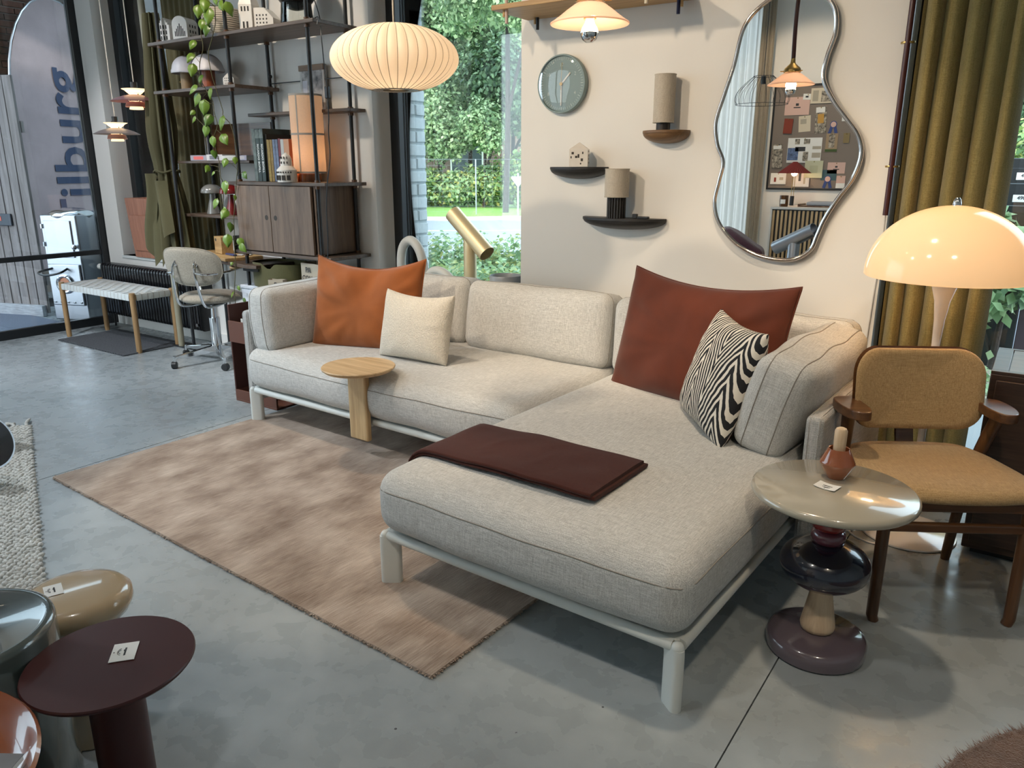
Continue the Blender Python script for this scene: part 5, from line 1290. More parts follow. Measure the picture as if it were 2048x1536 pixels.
po = bpy.data.objects.new('lantern_light', pq); COL.objects.link(po); po.location = (-4.045, 3.55, Z4+.17)
cbx = thing('lamp_cable', 'black lamp cable with inline switch hanging down the right of the shelves', 'cable', (0, 0, 0))
obj('cord', MB().tube(spline([(-3.69, 3.39, 2.19), (-3.655, 3.36, 2.12), (-3.645, 3.36, 1.95), (-3.635, 3.36, 1.85)], 8), .0035, 6).tube(spline([(-3.634, 3.36, 1.79), (-3.635, 3.36, 1.68), (-3.655, 3.37, 1.6), (-3.645, 3.36, 1.45), (-3.65, 3.33, 1.3), (-3.66, 3.32, 1.15), (-3.665, 3.32, .98), (-3.68, 3.32, .80), (-3.675, 3.33, .72)], 8), .0035, 6), m_black, cbx)
obj('switch', MB().box(-3.648, -3.62, 3.348, 3.372, 1.785, 1.855), m_black, cbx, bev=.006)
obj('plug', MB().lathe([(0, .0), (.016, 0), (.018, .02), (.01, .045), (0, .045)], 14, Matrix.Translation((-3.672, 3.33, .695))), m_black, cbx)
# ---- low shelf: three small mushroom lamps
Z5 = 1.0595
def mush(label, x, y, m, r=.078):
    t = thing('mushroom_lamp', label, 'lamp', (x, y, Z5), 0, 'portable mushroom lamps on the low shelf')
    obj('base', MB().lathe([(0, 0), (r*.62, 0), (r*.62, .006), (r*.30, .10), (r*.26, .145), (0, .145)], 28), m, t)
    p = [(r, .152)]+[(r*cos(a), .158+.058*sin(a)) for a in [pi/2*k/10 for k in range(11)]]
    obj('shade', MB().lathe(p+[(r_*.96, z-.003) for r_, z in p[::-1][1:]]+[(r, .152)], 36), m, t, ang=60)
mush('grey glossy mushroom lamp, left of the three', -5.20, 3.60, gloss('lamp_grey', (.20, .20, .185)))
mush('dark red glossy mushroom lamp, middle of the three', -4.975, 3.60, gloss('lamp_red', (.16, .010, .010)))
mush('dark teal mushroom lamp, right of the three', -4.79, 3.60, gloss('lamp_teal', (.02, .035, .04)))
# ---- desk things
tr = thing('wooden_tray', 'pale oak writing tray on the desk', 'tray', (-5.05, 3.565, .7525), R(-14))
obj('board', MB().box(-.33, .33, -.14, .14, 0, .022), m_honey, tr, bev=.002)
wbx = thing('wooden_box', 'honey coloured wooden box with a round hole on the desk', 'box', (-5.06, 3.56, .776), R(-12))
obj('box', MB().box(-.06, .06, -.045, .045, 0, .125), m_honey, wbx, bev=.002)
obj('hole', MB().lathe([(0, 0), (.012, 0)], 16, Matrix.Translation((-.03, -.0458, .1)) @ RX), m_hole, wbx)
bbx = thing('black_box', 'tall black desk organiser behind the wooden box', 'organiser', (-4.955, 3.665, .7525), R(-5))
obj('box', MB().box(-.075, .075, -.045, .045, 0, .15), m_black, bbx, bev=.002)
obj('pen', MB().box(-.07, .07, -.014, .014, 0, .012), mat('blue_case', (.045, .055, .16), .5), label='blue pencil case lying on the oak tray', cat='pencil case', loc=(-4.90, 3.50, .7755), rot=(0, 0, R(-12)), bev=.003)
for k, (x, c) in enumerate(((-4.84, 'pale_frame'), (-4.80, 'cream_cover'))): obj('notepad', MB().box(-.03, .03, -.02, .02, 0, .008), MATS[c], label=('small grey notepad on the oak tray', 'small cream eraser block on the oak tray')[k], cat=('notepad', 'eraser')[k], loc=(x, 3.55+.02*k, .7755), rot=(0, 0, R(20*k)), bev=.002)
# ---- white storage box, felt basket, paper bags
wb_ = thing('storage_box', 'white storage box on the floor under the cabinet', 'box', (-4.22, 3.53, 0))
obj('box', MB().box(-.42, .40, -.16, .16, .0, .575), mat('white_box', (.62, .66, .72), .6), wb_, bev=.008)
obj('lid', MB().box(-.425, .405, -.165, .165, .575, .60), MATS['white_box'], wb_, bev=.005)
fb_ = thing('felt_basket', 'olive felt basket with cut-out handles under the cabinet', 'basket', (-4.335, 3.50, .601))
m_felt = mat('olive_felt', (.085, .08, .028), .95, bump=(200, .4), sheen=.3)
def bas(u, v):
    a = 2*pi*u; x = .235*math.copysign(abs(cos(a))**.7, cos(a)); y = .135*math.copysign(abs(sin(a))**.7, sin(a))
    dip = math.exp(-((u-.755)/.018)**2)
    return (x, y, .165*v*(1-.22*dip*v))
obj('wall', MB().grid(bas, 96, 8, None, True).grid(lambda u, v: tuple(q*(.965 if i < 2 else 1) for i, q in enumerate(bas(1-u, v))), 96, 8, None, True), m_felt, fb_, ang=180)
obj('floor', MB().prism([(bas(k/40, 0)[0], bas(k/40, 0)[1]) for k in range(40)], 0, .006), m_felt, fb_)
obj('handle_hole', MB().prism(rrect(.05, .026, .012, 5), 0, .004, Matrix.Translation((-.105, -.1395, .115)) @ RX), m_hole, fb_)
m_kraft = mat('kraft_paper', (.50, .43, .33), .8, bump=(40, .3))
def bag(label, loc, w, d, h, rz, lines, rx=0):
    t = thing('paper_bag', label, 'paper bag', loc, rz)
    obj('bag', MB().grid(lambda u, v: (w/2*math.copysign(min(1, abs(cos(2*pi*u))*1.5), cos(2*pi*u)), d/2*math.copysign(min(1, abs(sin(2*pi*u))*1.5), sin(2*pi*u)), h*v+.006*noise.noise(Vector((u*9, v*5, w)))), 40, 8, None, True), m_kraft, t, ang=60)
    for s, x, z, sz in lines: text(s, sz, m_ink, t, Matrix.Translation((x, -d/2-.006, z)) @ RX, 'lettering', .0004, 'LEFT', .0006)
    return t
bag('upright kraft paper bag with black capitals behind the orange cushion', (-3.935, 3.46, .601), .20, .12, .19, R(-6), [('PA', -.045, .145, .05), ('COLL', -.085, .09, .05)])
bag('small crumpled kraft bag lying in front of the felt basket', (-4.19, 3.33, .601), .11, .05, .075, R(20), [('R', -.01, .04, .05)])
# ================================================================ by the windows
# gold tilting cylinder lamp and white looped sculpture on the middle window sill
def cyl_lamp(label, base, top_c, d, L_, r, rp, m, name='cylinder_lamp'):
    t = thing(name, label, 'lamp', base)
    h = top_c-base[2]
    obj('post', MB().lathe([(0, 0), (rp, 0), (rp, h), (0, h)], 40), m, t, ang=40)
    q = Vector(d).normalized().to_track_quat('Z', 'Y').to_matrix().to_4x4()
    o = obj('head', MB().lathe([(0, -L_/2+.02), (r-.004, -L_/2+.02), (r-.004, -L_/2), (r, -L_/2), (r, L_/2), (r-.003, L_/2), (r-.003, L_/2-.05), (0, L_/2-.05)], 48), m, t, ang=40)
    o.matrix_local = Matrix.Translation((0, 0, h)) @ q
    return t
m_gold = mat('champagne_gold', (.74, .62, .38), .42, .6, aniso=(80, 80, 2), bump=(6, .05))
cyl_lamp('champagne gold lamp with a tilted cylinder head on the window sill', (-2.93, 3.80, .4205), 1.005, (.78, -.10, -.62), .37, .052, .040, m_gold)
lo = thing('loop_sculpture', 'white thick looped tube sculpture on the window sill behind the orange cushion', 'sculpture', (-3.40, 3.80, .42))
m_loop = mat('matte_white_tube', (.66, .66, .62), .6)
pts = spline([(-.10, .02, .03), (-.105, 0, .30), (-.08, -.01, .46), (-.0, -.02, .52), (.075, -.02, .46), (.10, 0, .30), (.105, .01, .06)], 9)
obj('loop', MB().tube(pts, .030, 16), m_loop, lo, ang=180)
pts = spline([(.10, 0, .06), (.11, -.01, .22), (.17, -.02, .325), (.26, -.02, .335), (.34, -.01, .26), (.365, 0, .06)], 9)
obj('loop', MB().tube(pts, .028, 16), m_loop, lo, ang=180)
pts = spline([(.17, -.05, .03), (.19, -.055, .16), (.245, -.06, .205), (.31, -.055, .16), (.325, -.05, .03)], 9)
obj('loop', MB().tube(pts, .026, 16), m_loop, lo, ang=180)
gb = thing('grey_bowl', 'grey enamel bowl at the right end of the middle window sill', 'bowl', (-2.66, 3.80, .4205))
obj('bowl', MB().lathe([(0, 0), (.05, 0), (.07, .02), (.095, .28), (.10, .345), (.097, .35), (.092, .34), (.06, .02), (0, .015)], 40), mat('grey_enamel', (.30, .33, .36), .35), gb, ang=50)
# wooden planter on the left window sill
pn = thing('wooden_planter', 'reddish wooden planter box on the left window sill', 'planter', (-6.40, 3.80, .6405))
m_cherry = wood('cherry_wood', (.30, .11, .06), (.46, .20, .12), .5, 'Z')
b = MB(); w0, w1, h = .15, .19, .5
for s in (1,):
    b.add([(-w0,-.085,0),(w0,-.085,0),(w0,.085,0),(-w0,.085,0),(-w1,-.10,h),(w1,-.10,h),(w1,.10,h),(-w1,.10,h),(-w1+.015,-.085,h),(w1-.015,-.085,h),(w1-.015,.085,h),(-w1+.015,.085,h),(-w1+.03,-.07,h-.1),(w1-.03,-.07,h-.1),(w1-.03,.07,h-.1),(-w1+.03,.07,h-.1)],
          [(3,2,1,0),(0,1,5,4),(1,2,6,5),(2,3,7,6),(3,0,4,7),(4,5,9,8),(5,6,10,9),(6,7,11,10),(7,4,8,11),(8,9,13,12),(9,10,14,13),(10,11,15,14),(11,8,12,15),(12,13,14,15)])
obj('box', b, m_cherry, pn, bev=.003)
obj('panel', MB().box(-.12, .12, -.006, 0, .0, .30, Matrix.Translation((0, -.093, .06)) @ Matrix.Rotation(R(3), 4, 'X')), m_cherry, pn, bev=.004)
# radiator
rd_ = thing('radiator', 'long low black column radiator below the left window', 'radiator', (-6.95, 3.64, .12))
nR = 34
RP = [(p.x, p.y) for p in [Vector((x, z)) for x, z in rrect(.125, .455, .03, 4)]]
b = MB().prism(RP, -.0155, .0155, Matrix.Rotation(R(90), 4, 'Z') @ Matrix.Rotation(R(90), 4, 'X'))
me = bpy.data.meshes.new('column'); me.from_pydata(b.v, [], b.f); me.materials.append(m_black_gloss)
for k in range(nR): obj('column', me, None, rd_, (.05+.0415*k, 0, .2275), bev=.006)
obj('header', MB().box(.04, 1.42, -.03, .03, .02, .07).box(.04, 1.42, -.03, .03, .385, .435), m_black_gloss, rd_)
ec = obj('end_panel', MB().prism([(x*1.0, z) for x, z in rrect(.13, .46, .035, 4)], -.004, .004, Matrix.Translation((1.46, 0, .2275)) @ Matrix.Rotation(R(90), 4, 'Z') @ Matrix.Rotation(R(90), 4, 'X')), m_black_gloss, rd_)
obj('plug', MB().lathe([(0, 0), (.014, 0), (.014, .006), (0, .006)], 20, Matrix.Translation((1.42, -.066, .05)) @ RX), m_chrome, rd_)
obj('valve', MB().tube([(.02, 0, .41), (-.02, 0, .41), (-.03, 0, .41), (-.085, 0, .41), (-.09, 0, .41)], [.012, .012, .024, .026, .02], 16), mat('valve_white', (.75, .75, .70), .4), rd_)
obj('pipe', cyl((.05, 0, .03), (.05, 0, -.118), .01, 8), m_black, rd_)
# woven bench
bn = thing('woven_bench', 'beech bench with a woven white strap seat in front of the radiator', 'bench', (-6.235, 3.325, 0))
m_strap = mat('white_strap', (.70, .73, .72), .75, bump=(220, .4)); m_strap2 = mat('cream_strap', (.62, .62, .57), .75, bump=(220, .4))
bx, by = .535, .165
for sx in (-1, 1):
    for sy in (-1, 1): obj('leg', MB().tube([(sx*bx, sy*by, 0), (sx*bx, sy*by, .012), (sx*bx, sy*by, .468)], [.0185, .0205, .0215], 16), m_bench_wood, bn, bev=0)
for s_ in (-by, by): obj('rail', MB().box(-bx, bx, s_-.012, s_+.012, .415, .452), m_bench_wood, bn, bev=.004)
for s_ in (-bx, bx): obj('rail', MB().box(s_-.012, s_+.012, -by, by, .415, .452), m_bench_wood, bn, bev=.004)
nx, ny = 20, 6; px_, py_ = 2*(bx-.022)/nx, 2*(by-.022)/ny
def strapx(k):
    x = -bx+.022+px_*(k+.5); w_ = px_*.47; pts = []
    ys = [(-by-.0145, .408), (-by-.0165, .43), (-by-.013, .456)]
    for j in range(ny):
        y0 = -by+.022+py_*(j+.5); ys.append((y0, .4595 if (k+j) % 2 else .4555))
    ys += [(by+.013, .456), (by+.0165, .43), (by+.0145, .408)]
    b = MB(); 
    for y, z in ys: b.v += [(x-w_, y, z), (x+w_, y, z)]
    for i in range(len(ys)-1): b.f.append((2*i, 2*i+1, 2*i+3, 2*i+2))
    return b
def strapy(j):
    y = -by+.022+py_*(j+.5); w_ = py_*.47
    xs = [(-bx-.0145, .408), (-bx-.0165, .43), (-bx-.013, .456)]
    for k in range(nx):
        xs.append((-bx+.022+px_*(k+.5), .4555 if (k+j) % 2 else .4595))
    xs += [(bx+.013, .456), (bx+.0165, .43), (bx+.0145, .408)]
    b = MB()
    for x, z in xs: b.v += [(x, y-w_, z), (x, y+w_, z)]
    for i in range(len(xs)-1): b.f.append((2*i, 2*i+1, 2*i+3, 2*i+2))
    return b
for k in range(nx): obj('strap', strapx(k), m_strap, bn, ang=60)
for j in range(ny): obj('strap', strapy(j), m_strap2, bn, ang=60)
# folded olive parasol
pa = thing('parasol', 'folded olive green parasol on a pale post beside the radiator', 'parasol', (-5.615, 3.47, 0))
m_par = mat('olive_canvas', (.105, .092, .042), .9, bump=(260, .25), var=(5, .1))
m_ppole = mat('sage_post', (.30, .28, .20), .5)
obj('pole', cyl((0, 0, .012), (0, 0, 2.6), .024, 20), m_ppole, pa)
obj('foot', MB().box(-.13, .2, -.02, .10, 0, .012), m_black, pa, bev=.003)
def canopy(lay, seed):
    def f(u, v):
        a = 2*pi*u; z = 2.45-v*(1.62+.16*lay)
        r0 = .05+.095*v**.9-.035*math.exp(-((v-.66)/.10)**2)
        folds = 8
        k = abs(((u*folds+.15*sin(seed+v*3)) % 1)-.5)*2
        r = r0*(.55+.75*k) + .02*noise.noise(Vector((cos(a)*2, sin(a)*2, v*3+seed)))
        z -= .16*k*v**6 + .05*sin(a*3+seed)*v**4
        return (r*cos(a)*1.05+.095-.03*v, r*sin(a)*.7, z)
    return f
obj('canopy', MB().grid(canopy(0, 1.), 160, 44, None, True), m_par, pa, ang=180)
obj('canopy_flap', MB().grid(lambda u, v: (-.05-.10*v+.10*u+.02*sin(v*6), -.10-.02*sin(u*5), 1.35-.52*v-.14*v*u), 10, 16), m_par, pa, ang=180)
obj('canopy_flap', MB().grid(lambda u, v: (.05+.17*u+.03*v, -.12+.03*sin(u*6+1), 1.30-.42*v+.10*abs(u-.5)*v), 12, 16), m_par, pa, ang=180)
obj('tie', MB().tube([(.115*cos(2*pi*k/28)*1.0+.075, .08*sin(2*pi*k/28), 1.365+.008*sin(k)) for k in range(28)], .007, 6, closed=True), m_par, pa)
oc_ = thing('curtain', 'narrow olive cloth added for the parasol folds behind the left posts of the shelves', 'curtain', (-5.78, 3.727, 0))  # separate sheet added to stand for the parasol's rear folds
obj('cloth', MB().grid(lambda u, v: (.50*u, .007*sin(u*46+.4*sin(v*9)), .70+2.1*v-.06*sin(u*19)*(1-v)), 80, 14), m_par, oc_, ang=180)
# office chair
oc = thing('office_chair', 'grey-beige upholstered chrome swivel chair on castors at the desk', 'office chair', (-4.98, 3.36, 0), R(15))
m_of = mat('beige_felt', (.38, .34, .275), .95, bump=(240, .5), var=(120, .18), sheen=.2)
obj('seat', MB().lathe([(0, .455), (.14, .452), (.20, .462), (.222, .48), (.218, .497), (.19, .512), (.12, .518), (0, .515)], 48, Matrix.Diagonal((1.02, 1, 1, 1))), m_of, oc, ang=180)
def bkr(side):
    def f(u, v):
        t = (v-.5)*2; s = (u-.5)*2
        # rounded shield outline
        rr = (abs(s)**2.8+abs(t)**2.8)**(1/2.8)
        m_ = max(abs(s), abs(t)); k = m_/rr if rr > 1e-6 else 1
        x = s*k*.245*(1.0+.05*t); z = .725+t*k*.135
        edge = max(0, 1-m_**6)
        y = -.215+(x*x)*1.1-(z-.725)*.22
        return (x, y+side*.017*edge**.5, z)
    return f
obj('backrest', MB().grid(bkr(-1), 28, 22).grid(lambda u, v: bkr(1)(1-u, v), 28, 22), m_of, oc, ang=180)
obj('back_piping', MB().tube([bkr(-1)(u, v) for u, v in [(k/24, 0) for k in range(24)]+[(1, k/24) for k in range(24)]+[(1-k/24, 1) for k in range(24)]+[(0, 1-k/24) for k in range(24)]], .0045, 6, closed=True), m_of, oc)
for sx in (-1, 1):
    obj('back_tube', MB().tube(spline([(sx*.085, -.222, .77), (sx*.095, -.255, .70), (sx*.105, -.24, .55), (sx*.11, -.205, .455), (sx*.10, -.12, .432), (sx*.07, .05, .435)], 7), .0095, 10), m_chrome, oc)
    obj('bolt', MB().sphere((sx*.086, -.228, .745), .017, 10), m_chrome, oc)
    obj('arm_tube', MB().tube(spline([(sx*.097, -.255, .69), (sx*.17, -.22, .68), (sx*.235, -.10, .685), (sx*.245, .02, .70)], 7)+spline([(sx*.245, .13, .695), (sx*.24, .15, .60), (sx*.20, .13, .48), (sx*.1, .08, .435)], 6), .0085, 10), m_chrome, oc)
    obj('arm_pad', MB().prism([(p.x, p.y) for p in spline([(-.022, -.10, 0), (.022, -.10, 0), (.027, .0, 0), (.02, .11, 0), (-.02, .11, 0), (-.027, 0, 0)], 4, True)], .0, .02, Matrix.Translation((sx*.245, .05, .70))), m_oak, oc, bev=.005)
obj('column', MB().tube([(0, 0, .44), (0, 0, .33), (0, 0, .3299)], [.021, .021, .021], 20), m_chrome, oc)
obj('sleeve', MB().lathe([(.022, .33), (.038, .33), (.036, .09), (.022, .07)], 28), m_chrome, oc)
obj('seat_plate', MB().box(-.09, .09, -.09, .09, .435, .455), m_black, oc, bev=.005)
for k in range(5):
    a = R(-99+72*k-15); M_ = Matrix.Rotation(a, 4, 'Z')
    s = MB().add([(.025, -.02, .125), (.025, .02, .125), (.025, .02, .07), (.025, -.02, .07), (.325, -.011, .088), (.325, .011, .088), (.325, .011, .066), (.325, -.011, .066)], [(0,1,2,3),(7,6,5,4),(0,4,5,1),(1,5,6,2),(2,6,7,3),(3,7,4,0)], M_)
    sp = obj('base_arm', s, m_chrome, oc, bev=.004)
    obj('castor_stem', MB().tube([(.325*cos(a), .325*sin(a), .09), (.325*cos(a), .325*sin(a), .04)], .011, 10), m_chrome, sp)
    ca = a+.9
    obj('castor', MB().tube([(.33*cos(a)-.018*sin(ca), .33*sin(a)+.018*cos(ca), .0265), (.33*cos(a)+.018*sin(ca), .33*sin(a)-.018*cos(ca), .0265)], .026, 20), m_black, sp, bev=.004)
# pendant lamps with stacked shades
m_in = mat('shade_inside_white', (.80, .70, .58), .5)
m_glowin = mat('shade_inner_glow', (1, .85, .6), .5, emit=((1, .70, .38), 1.6))
def ph(label, loc, r, c_top, c_low):
    t = thing('tiered_pendant', label, 'pendant lamp', loc, 0, 'tiered pendants at the left window')
    k = r/.25
    def sh(n, pr, m): obj(n, MB().lathe([(a*k, z*k) for a, z in pr]+[((a-.003)*k, (z-.003)*k) for a, z in pr[::-1]], 48), m, t, ang=60)
    sh('main_shade', [(.06, .035), (.12, .022), (.19, -.002), (.25, -.032)], c_top)
    sh('top_shade', [(.055, .04), (.075, .055), (.10, .08), (.128, .092)], m_glowin)
    sh('lower_shade', [(.065, -.035), (.095, -.045), (.108, -.085)], c_low)
    sh('bottom_ring', [(.05, -.06), (.065, -.09), (.07, -.108)], m_glowin)
    obj('inner_glow', MB().lathe([(0, -.03), (.06*k, -.03*k), (.06*k, -.055*k), (0, -.06*k)], 24), m_glowin, t)
    obj('cap', MB().lathe([(0, .16*k), (.034*k, .16*k), (.034*k, .085*k), (0, .085*k)], 24), c_top if False else m_black, t)
    for q in range(3):
        a = 2*pi*q/3; obj('strut', MB().tube([(.034*k*cos(a), .034*k*sin(a), .11*k), (.062*k*cos(a), .062*k*sin(a), .03*k), (.07*k*cos(a), .07*k*sin(a), -.04*k)], .0035, 5), m_black, t)
    obj('cord', cyl((0, 0, .16*k), (0, 0, CEIL-loc[2]), .0035, 6), m_in, t)
    l = bpy.data.lights.new('ph_light', 'POINT'); l.energy = 1.5; l.color = (1, .76, .5); l.shadow_soft_size = .03
    o = bpy.data.objects.new('ph_light', l); COL.objects.link(o); o.location = (loc[0], loc[1], loc[2]-.02)
ph('tiered pendant lamp with a plum coloured shade, the higher of two', (-5.72, 3.40, 1.885), .175, mat('plum_shade', (.24, .11, .13), .35), mat('rose_shade', (.50, .26, .20), .4))
ph('tiered pendant lamp with a grey shade, the lower of two', (-6.00, 3.38, 1.66), .165, mat('grey_shade', (.25, .22, .22), .35), MATS['rose_shade'])
# rust coloured steel magazine stand behind the sofa's left arm
rk = thing('steel_stand', 'rust brown steel magazine stand behind the left sofa arm', 'stand', (-4.01, 2.80, 0), R(0))
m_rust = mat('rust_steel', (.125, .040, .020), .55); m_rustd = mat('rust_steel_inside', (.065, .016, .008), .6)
obj('tray', MB().box(0, .385, 0, .26, 0, .012).box(0, .385, 0, .012, .012, .072).box(0, .012, .012, .26, .012, .072), m_rust, rk, bev=.002)
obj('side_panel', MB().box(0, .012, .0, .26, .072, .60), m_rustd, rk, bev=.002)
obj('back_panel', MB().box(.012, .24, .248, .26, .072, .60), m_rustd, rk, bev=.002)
obj('pocket', MB().box(.0, .24, -.006, .006, .375, .505).box(.012, .24, .006, .248, .375, .387), m_rust, rk, bev=.002)
for k in range(2): obj('magazine', MB().box(.05, .22, .05+.03*k, .056+.03*k, .388, .512-.01*k), m_paper, label=('white magazine in the upper pocket of the rust stand', 'second white magazine behind it in the rust stand')[k], cat='magazine', loc=(-4.01, 2.80, 0))
obj('box', MB().box(0, .09, 0, .12, 0, .055), mat('pink_white_box', (.70, .60, .64), .6), label='small pale pink box in the tray of the rust stand', cat='box', loc=(-3.86, 2.86, .0125), bev=.003)
# dark stool whose rounded ends reach into the frame at the left
ds = thing('dark_chair', 'very dark brown chair with rounded ends, cut off by the left edge', 'chair', (-4.37, 1.35, 0))
m_dkb = mat('very_dark_brown', (.018, .008, .006), .9, spec=.1)
obj('arm', MB().tube(spline([(-.6, -.2, .32), (-.25, .02, .33), (.10, .14, .32), (.19, .165, .30)], 6), [.05]*12+[.055]*4+[.05, .04, .03], 14), m_dkb, ds, ang=180)
obj('seat', MB().sphere((-.30, -.10, .20), (.42, .30, .10), 24), m_dkb, ds, ang=180)
obj('arm', MB().tube(spline([(-.3, -.45, .3), (.2, -.25, .32), (.60, -.10, .31), (.70, -.075, .285)], 6), [.05]*14+[.05, .045, .04, .03, .02], 14), m_dkb, ds, ang=180)
for x, y in ((-.55, -.25), (-.1, -.3), (-.5, .05), (-.12, .08)): obj('leg', cyl((x, y, 0.015), (x, y, .2), .02, 10), m_dkb, ds)
# ================================================================ behind the viewer, seen in the mirror
pbd = thing('pinboard', 'large grey fabric pinboard with a black frame, seen in the mirror', 'pinboard', (-2.70, YF, 1.17))
obj('felt', MB().box(.0, 1.15, .002, .018, 0, 1.06), mat('grey_felt', (.24, .20, .17), .95, bump=(200, .4)), pbd)
obj('frame', MB().box(-.02, 0, .0, .026, -.02, 1.08).box(1.15, 1.17, 0, .026, -.02, 1.08).box(0, 1.15, 0, .026, -.02, 0).box(0, 1.15, 0, .026, 1.06, 1.08), m_black, pbd)
m_pink = mat('pink_card', (.70, .47, .40), .8); m_cream = mat('cream_card', (.68, .60, .46), .8); m_photo = mat('busy_photo', (.05, .05, .05), .6, var=(38, .9), col2=(.55, .48, .38))
m_bluer = mat('blue_ribbon', (.03, .06, .22), .6); m_redc = mat('brick_red_card', (.24, .045, .025), .8)
CN = [0]
def card(label, x, z, w, h, m, parts=(), rot=0, cat='card'):
    CN[0] += 1
    t = thing('pinned_card', label, cat, (-2.70+x, YF+.0185+.0034*(CN[0] % 5), 1.17+z))
    t.rotation_euler = (0, R(rot), 0)
    obj('sheet', MB().box(-w/2, w/2, 0, .0025, -h/2, h/2), m, t)
    for a, c, ww, hh, mm in parts: obj('print', MB().box(a*w-ww*w/2, a*w+ww*w/2, .0025, .0032, c*h-hh*h/2, c*h+hh*h/2), mm, t)
    obj('pin', MB().sphere((0, .006, h/2-.01), .006, 8), m_brass, t)
# the mirror image keeps x: cards are laid out along +x
card('pink card with a small emblem, top left of the pinboard', .24, .86, .26, .185, m_pink, [(0, .08, .12, .14, m_ink), (0, -.08, .28, .06, m_ink)])
card('small white card overlapping the pink card', .345, .95, .10, .06, m_paper, [(-.1, 0, .3, .3, m_ink)], 3)
card('cream printed sheet with an engraving at the top of the pinboard', .52, .955, .29, .155, m_cream, [(.15, -.05, .55, .7, m_photo), (-.33, 0, .2, .7, mat('grey_print', (.42, .38, .30), .8))])
card('brick red colour card below the pink card', .165, .655, .095, .155, m_redc, rot=3)
card('cream card with a line drawing', .335, .675, .125, .165, m_cream, [(-.1, .15, .5, .3, MATS['grey_print'])], -4)
card('tall photo card with an ochre field in the middle of the pinboard', .50, .71, .115, .27, m_photo, [(0, .05, .55, .35, mat('ochre_field', (.55, .30, .06), .7)), (-.05, .38, .8, .2, m_paper)], -3)
card('white layout sheet with small photos in the centre of the pinboard', .36, .40, .36, .26, m_paper, [(-.22, .35, .14, .22, m_photo), (.06, .35, .18, .2, m_photo), (-.12, .05, .3, .18, m_ink), (-.33, -.15, .32, .5, mat('blue_photo', (.10, .15, .28), .6, var=(30, .6))), (.05, -.25, .16, .38, m_photo), (.36, .1, .25, .12, MATS['grey_print']), (.36, -.2, .25, .2, MATS['grey_print'])])
card('narrow photo strip at the left edge of the pinboard', .075, .34, .11, .25, m_photo, [(0, .38, .8, .15, m_paper)], -3)
card('pale green card with a wreath right of centre', .48, .20, .19, .18, mat('pale_green_card', (.58, .58, .40), .8), [(0, 0, .45, .45, mat('wreath', (.50, .50, .33), .8))])
card('smaller pink card with an emblem at the right', .71, .215, .18, .115, m_pink, [(0, .1, .14, .16, m_ink), (0, -.12, .34, .08, m_ink)])
card('garden photo card on a kraft ground', .635, .475, .12, .19, mat('kraft_card', (.36, .26, .16), .8), [(0, .1, .5, .75, m_photo), (0, -.42, 1, .14, mat('lawn_green', (.06, .10, .03), .8))])
card('white menu card with pink lines near the mirror rim', .80, .79, .17, .2, m_paper, [(-.1, .2, .5, .06, m_pink), (-.05, -.1, .6, .05, MATS['grey_print'])])
card('white fashion sketch sheet half behind the red lamp', .36, .115, .17, .20, m_paper, [(-.1, .1, .15, .6, m_ink), (.2, -.1, .12, .5, MATS['grey_print'])])
card('white sheet with small watercolours at the lower left', .11, .10, .17, .12, m_paper, [(-.2, -.1, .14, .4, m_redc), (.2, 0, .25, .25, MATS['grey_print'])])
card('teal card behind the smaller pink card', .64, .14, .16, .11, mat('teal_card', (.06, .12, .14), .8))
card('pink and white card at the lower right of the pinboard', .77, .07, .09, .13, m_pink, [(0, -.3, 1, .4, m_paper)])
card('olive swatch book hanging at the right', .78, .52, .06, .10, mat('olive_card', (.25, .19, .09), .8), cat='swatch')
def rosette(label, x, z):
    t = thing('rosette', label, 'rosette', (-2.70+x, YF+.019, 1.17+z))
    RYp = Matrix.Rotation(R(-90), 4, 'X')
    obj('disc', MB().lathe([(0, .0), (.028, 0), (.028, .006), (0, .008)], 20, RYp), m_pink, t)
    obj('pleats', MB().lathe([(.024, .0), (.036, .002), (.036, .004), (.024, .005)], 24, RYp @ Matrix.Translation((0, .012, 0)) if False else RYp), m_bluer, t)
    obj('ribbon', MB().prism([(-.03, -.02), (-.002, -.02), (-.02, -.10), (-.05, -.09)], -.003, 0, Matrix.Rotation(R(90), 4, 'X')).prism([(.03, -.02), (.05, -.09), (.02, -.10), (.002, -.02)], -.003, 0, Matrix.Rotation(R(90), 4, 'X')), m_bluer, t)
rosette('blue ribbon rosette right of the ochre photo', .635, .66); rosette('blue ribbon rosette at the bottom of the pinboard', .635, .10)
# counter with slatted front
cn = thing('counter', 'pale counter with a dark and oak slatted front, seen in the mirror', 'counter', (-2.46, YF+.0, 0))
m_ct = mat('pale_counter', (.62, .60, .56), .35)
obj('top', MB().box(-.02, 1.5, .01, .60, .965, .99), m_ct, cn, bev=.003)
obj('carcass', MB().box(0, 1.48, .01, .565, 0, .965), m_black, cn)
obj('side_panel', MB().box(-.018, 0, .01, .60, 0, .965), m_ct, cn)
for k in range(34): obj('slat', MB().box(.004+k*.0436, .027+k*.0436, .566, .588, .02, .955), m_oak_v, cn, bev=.002)
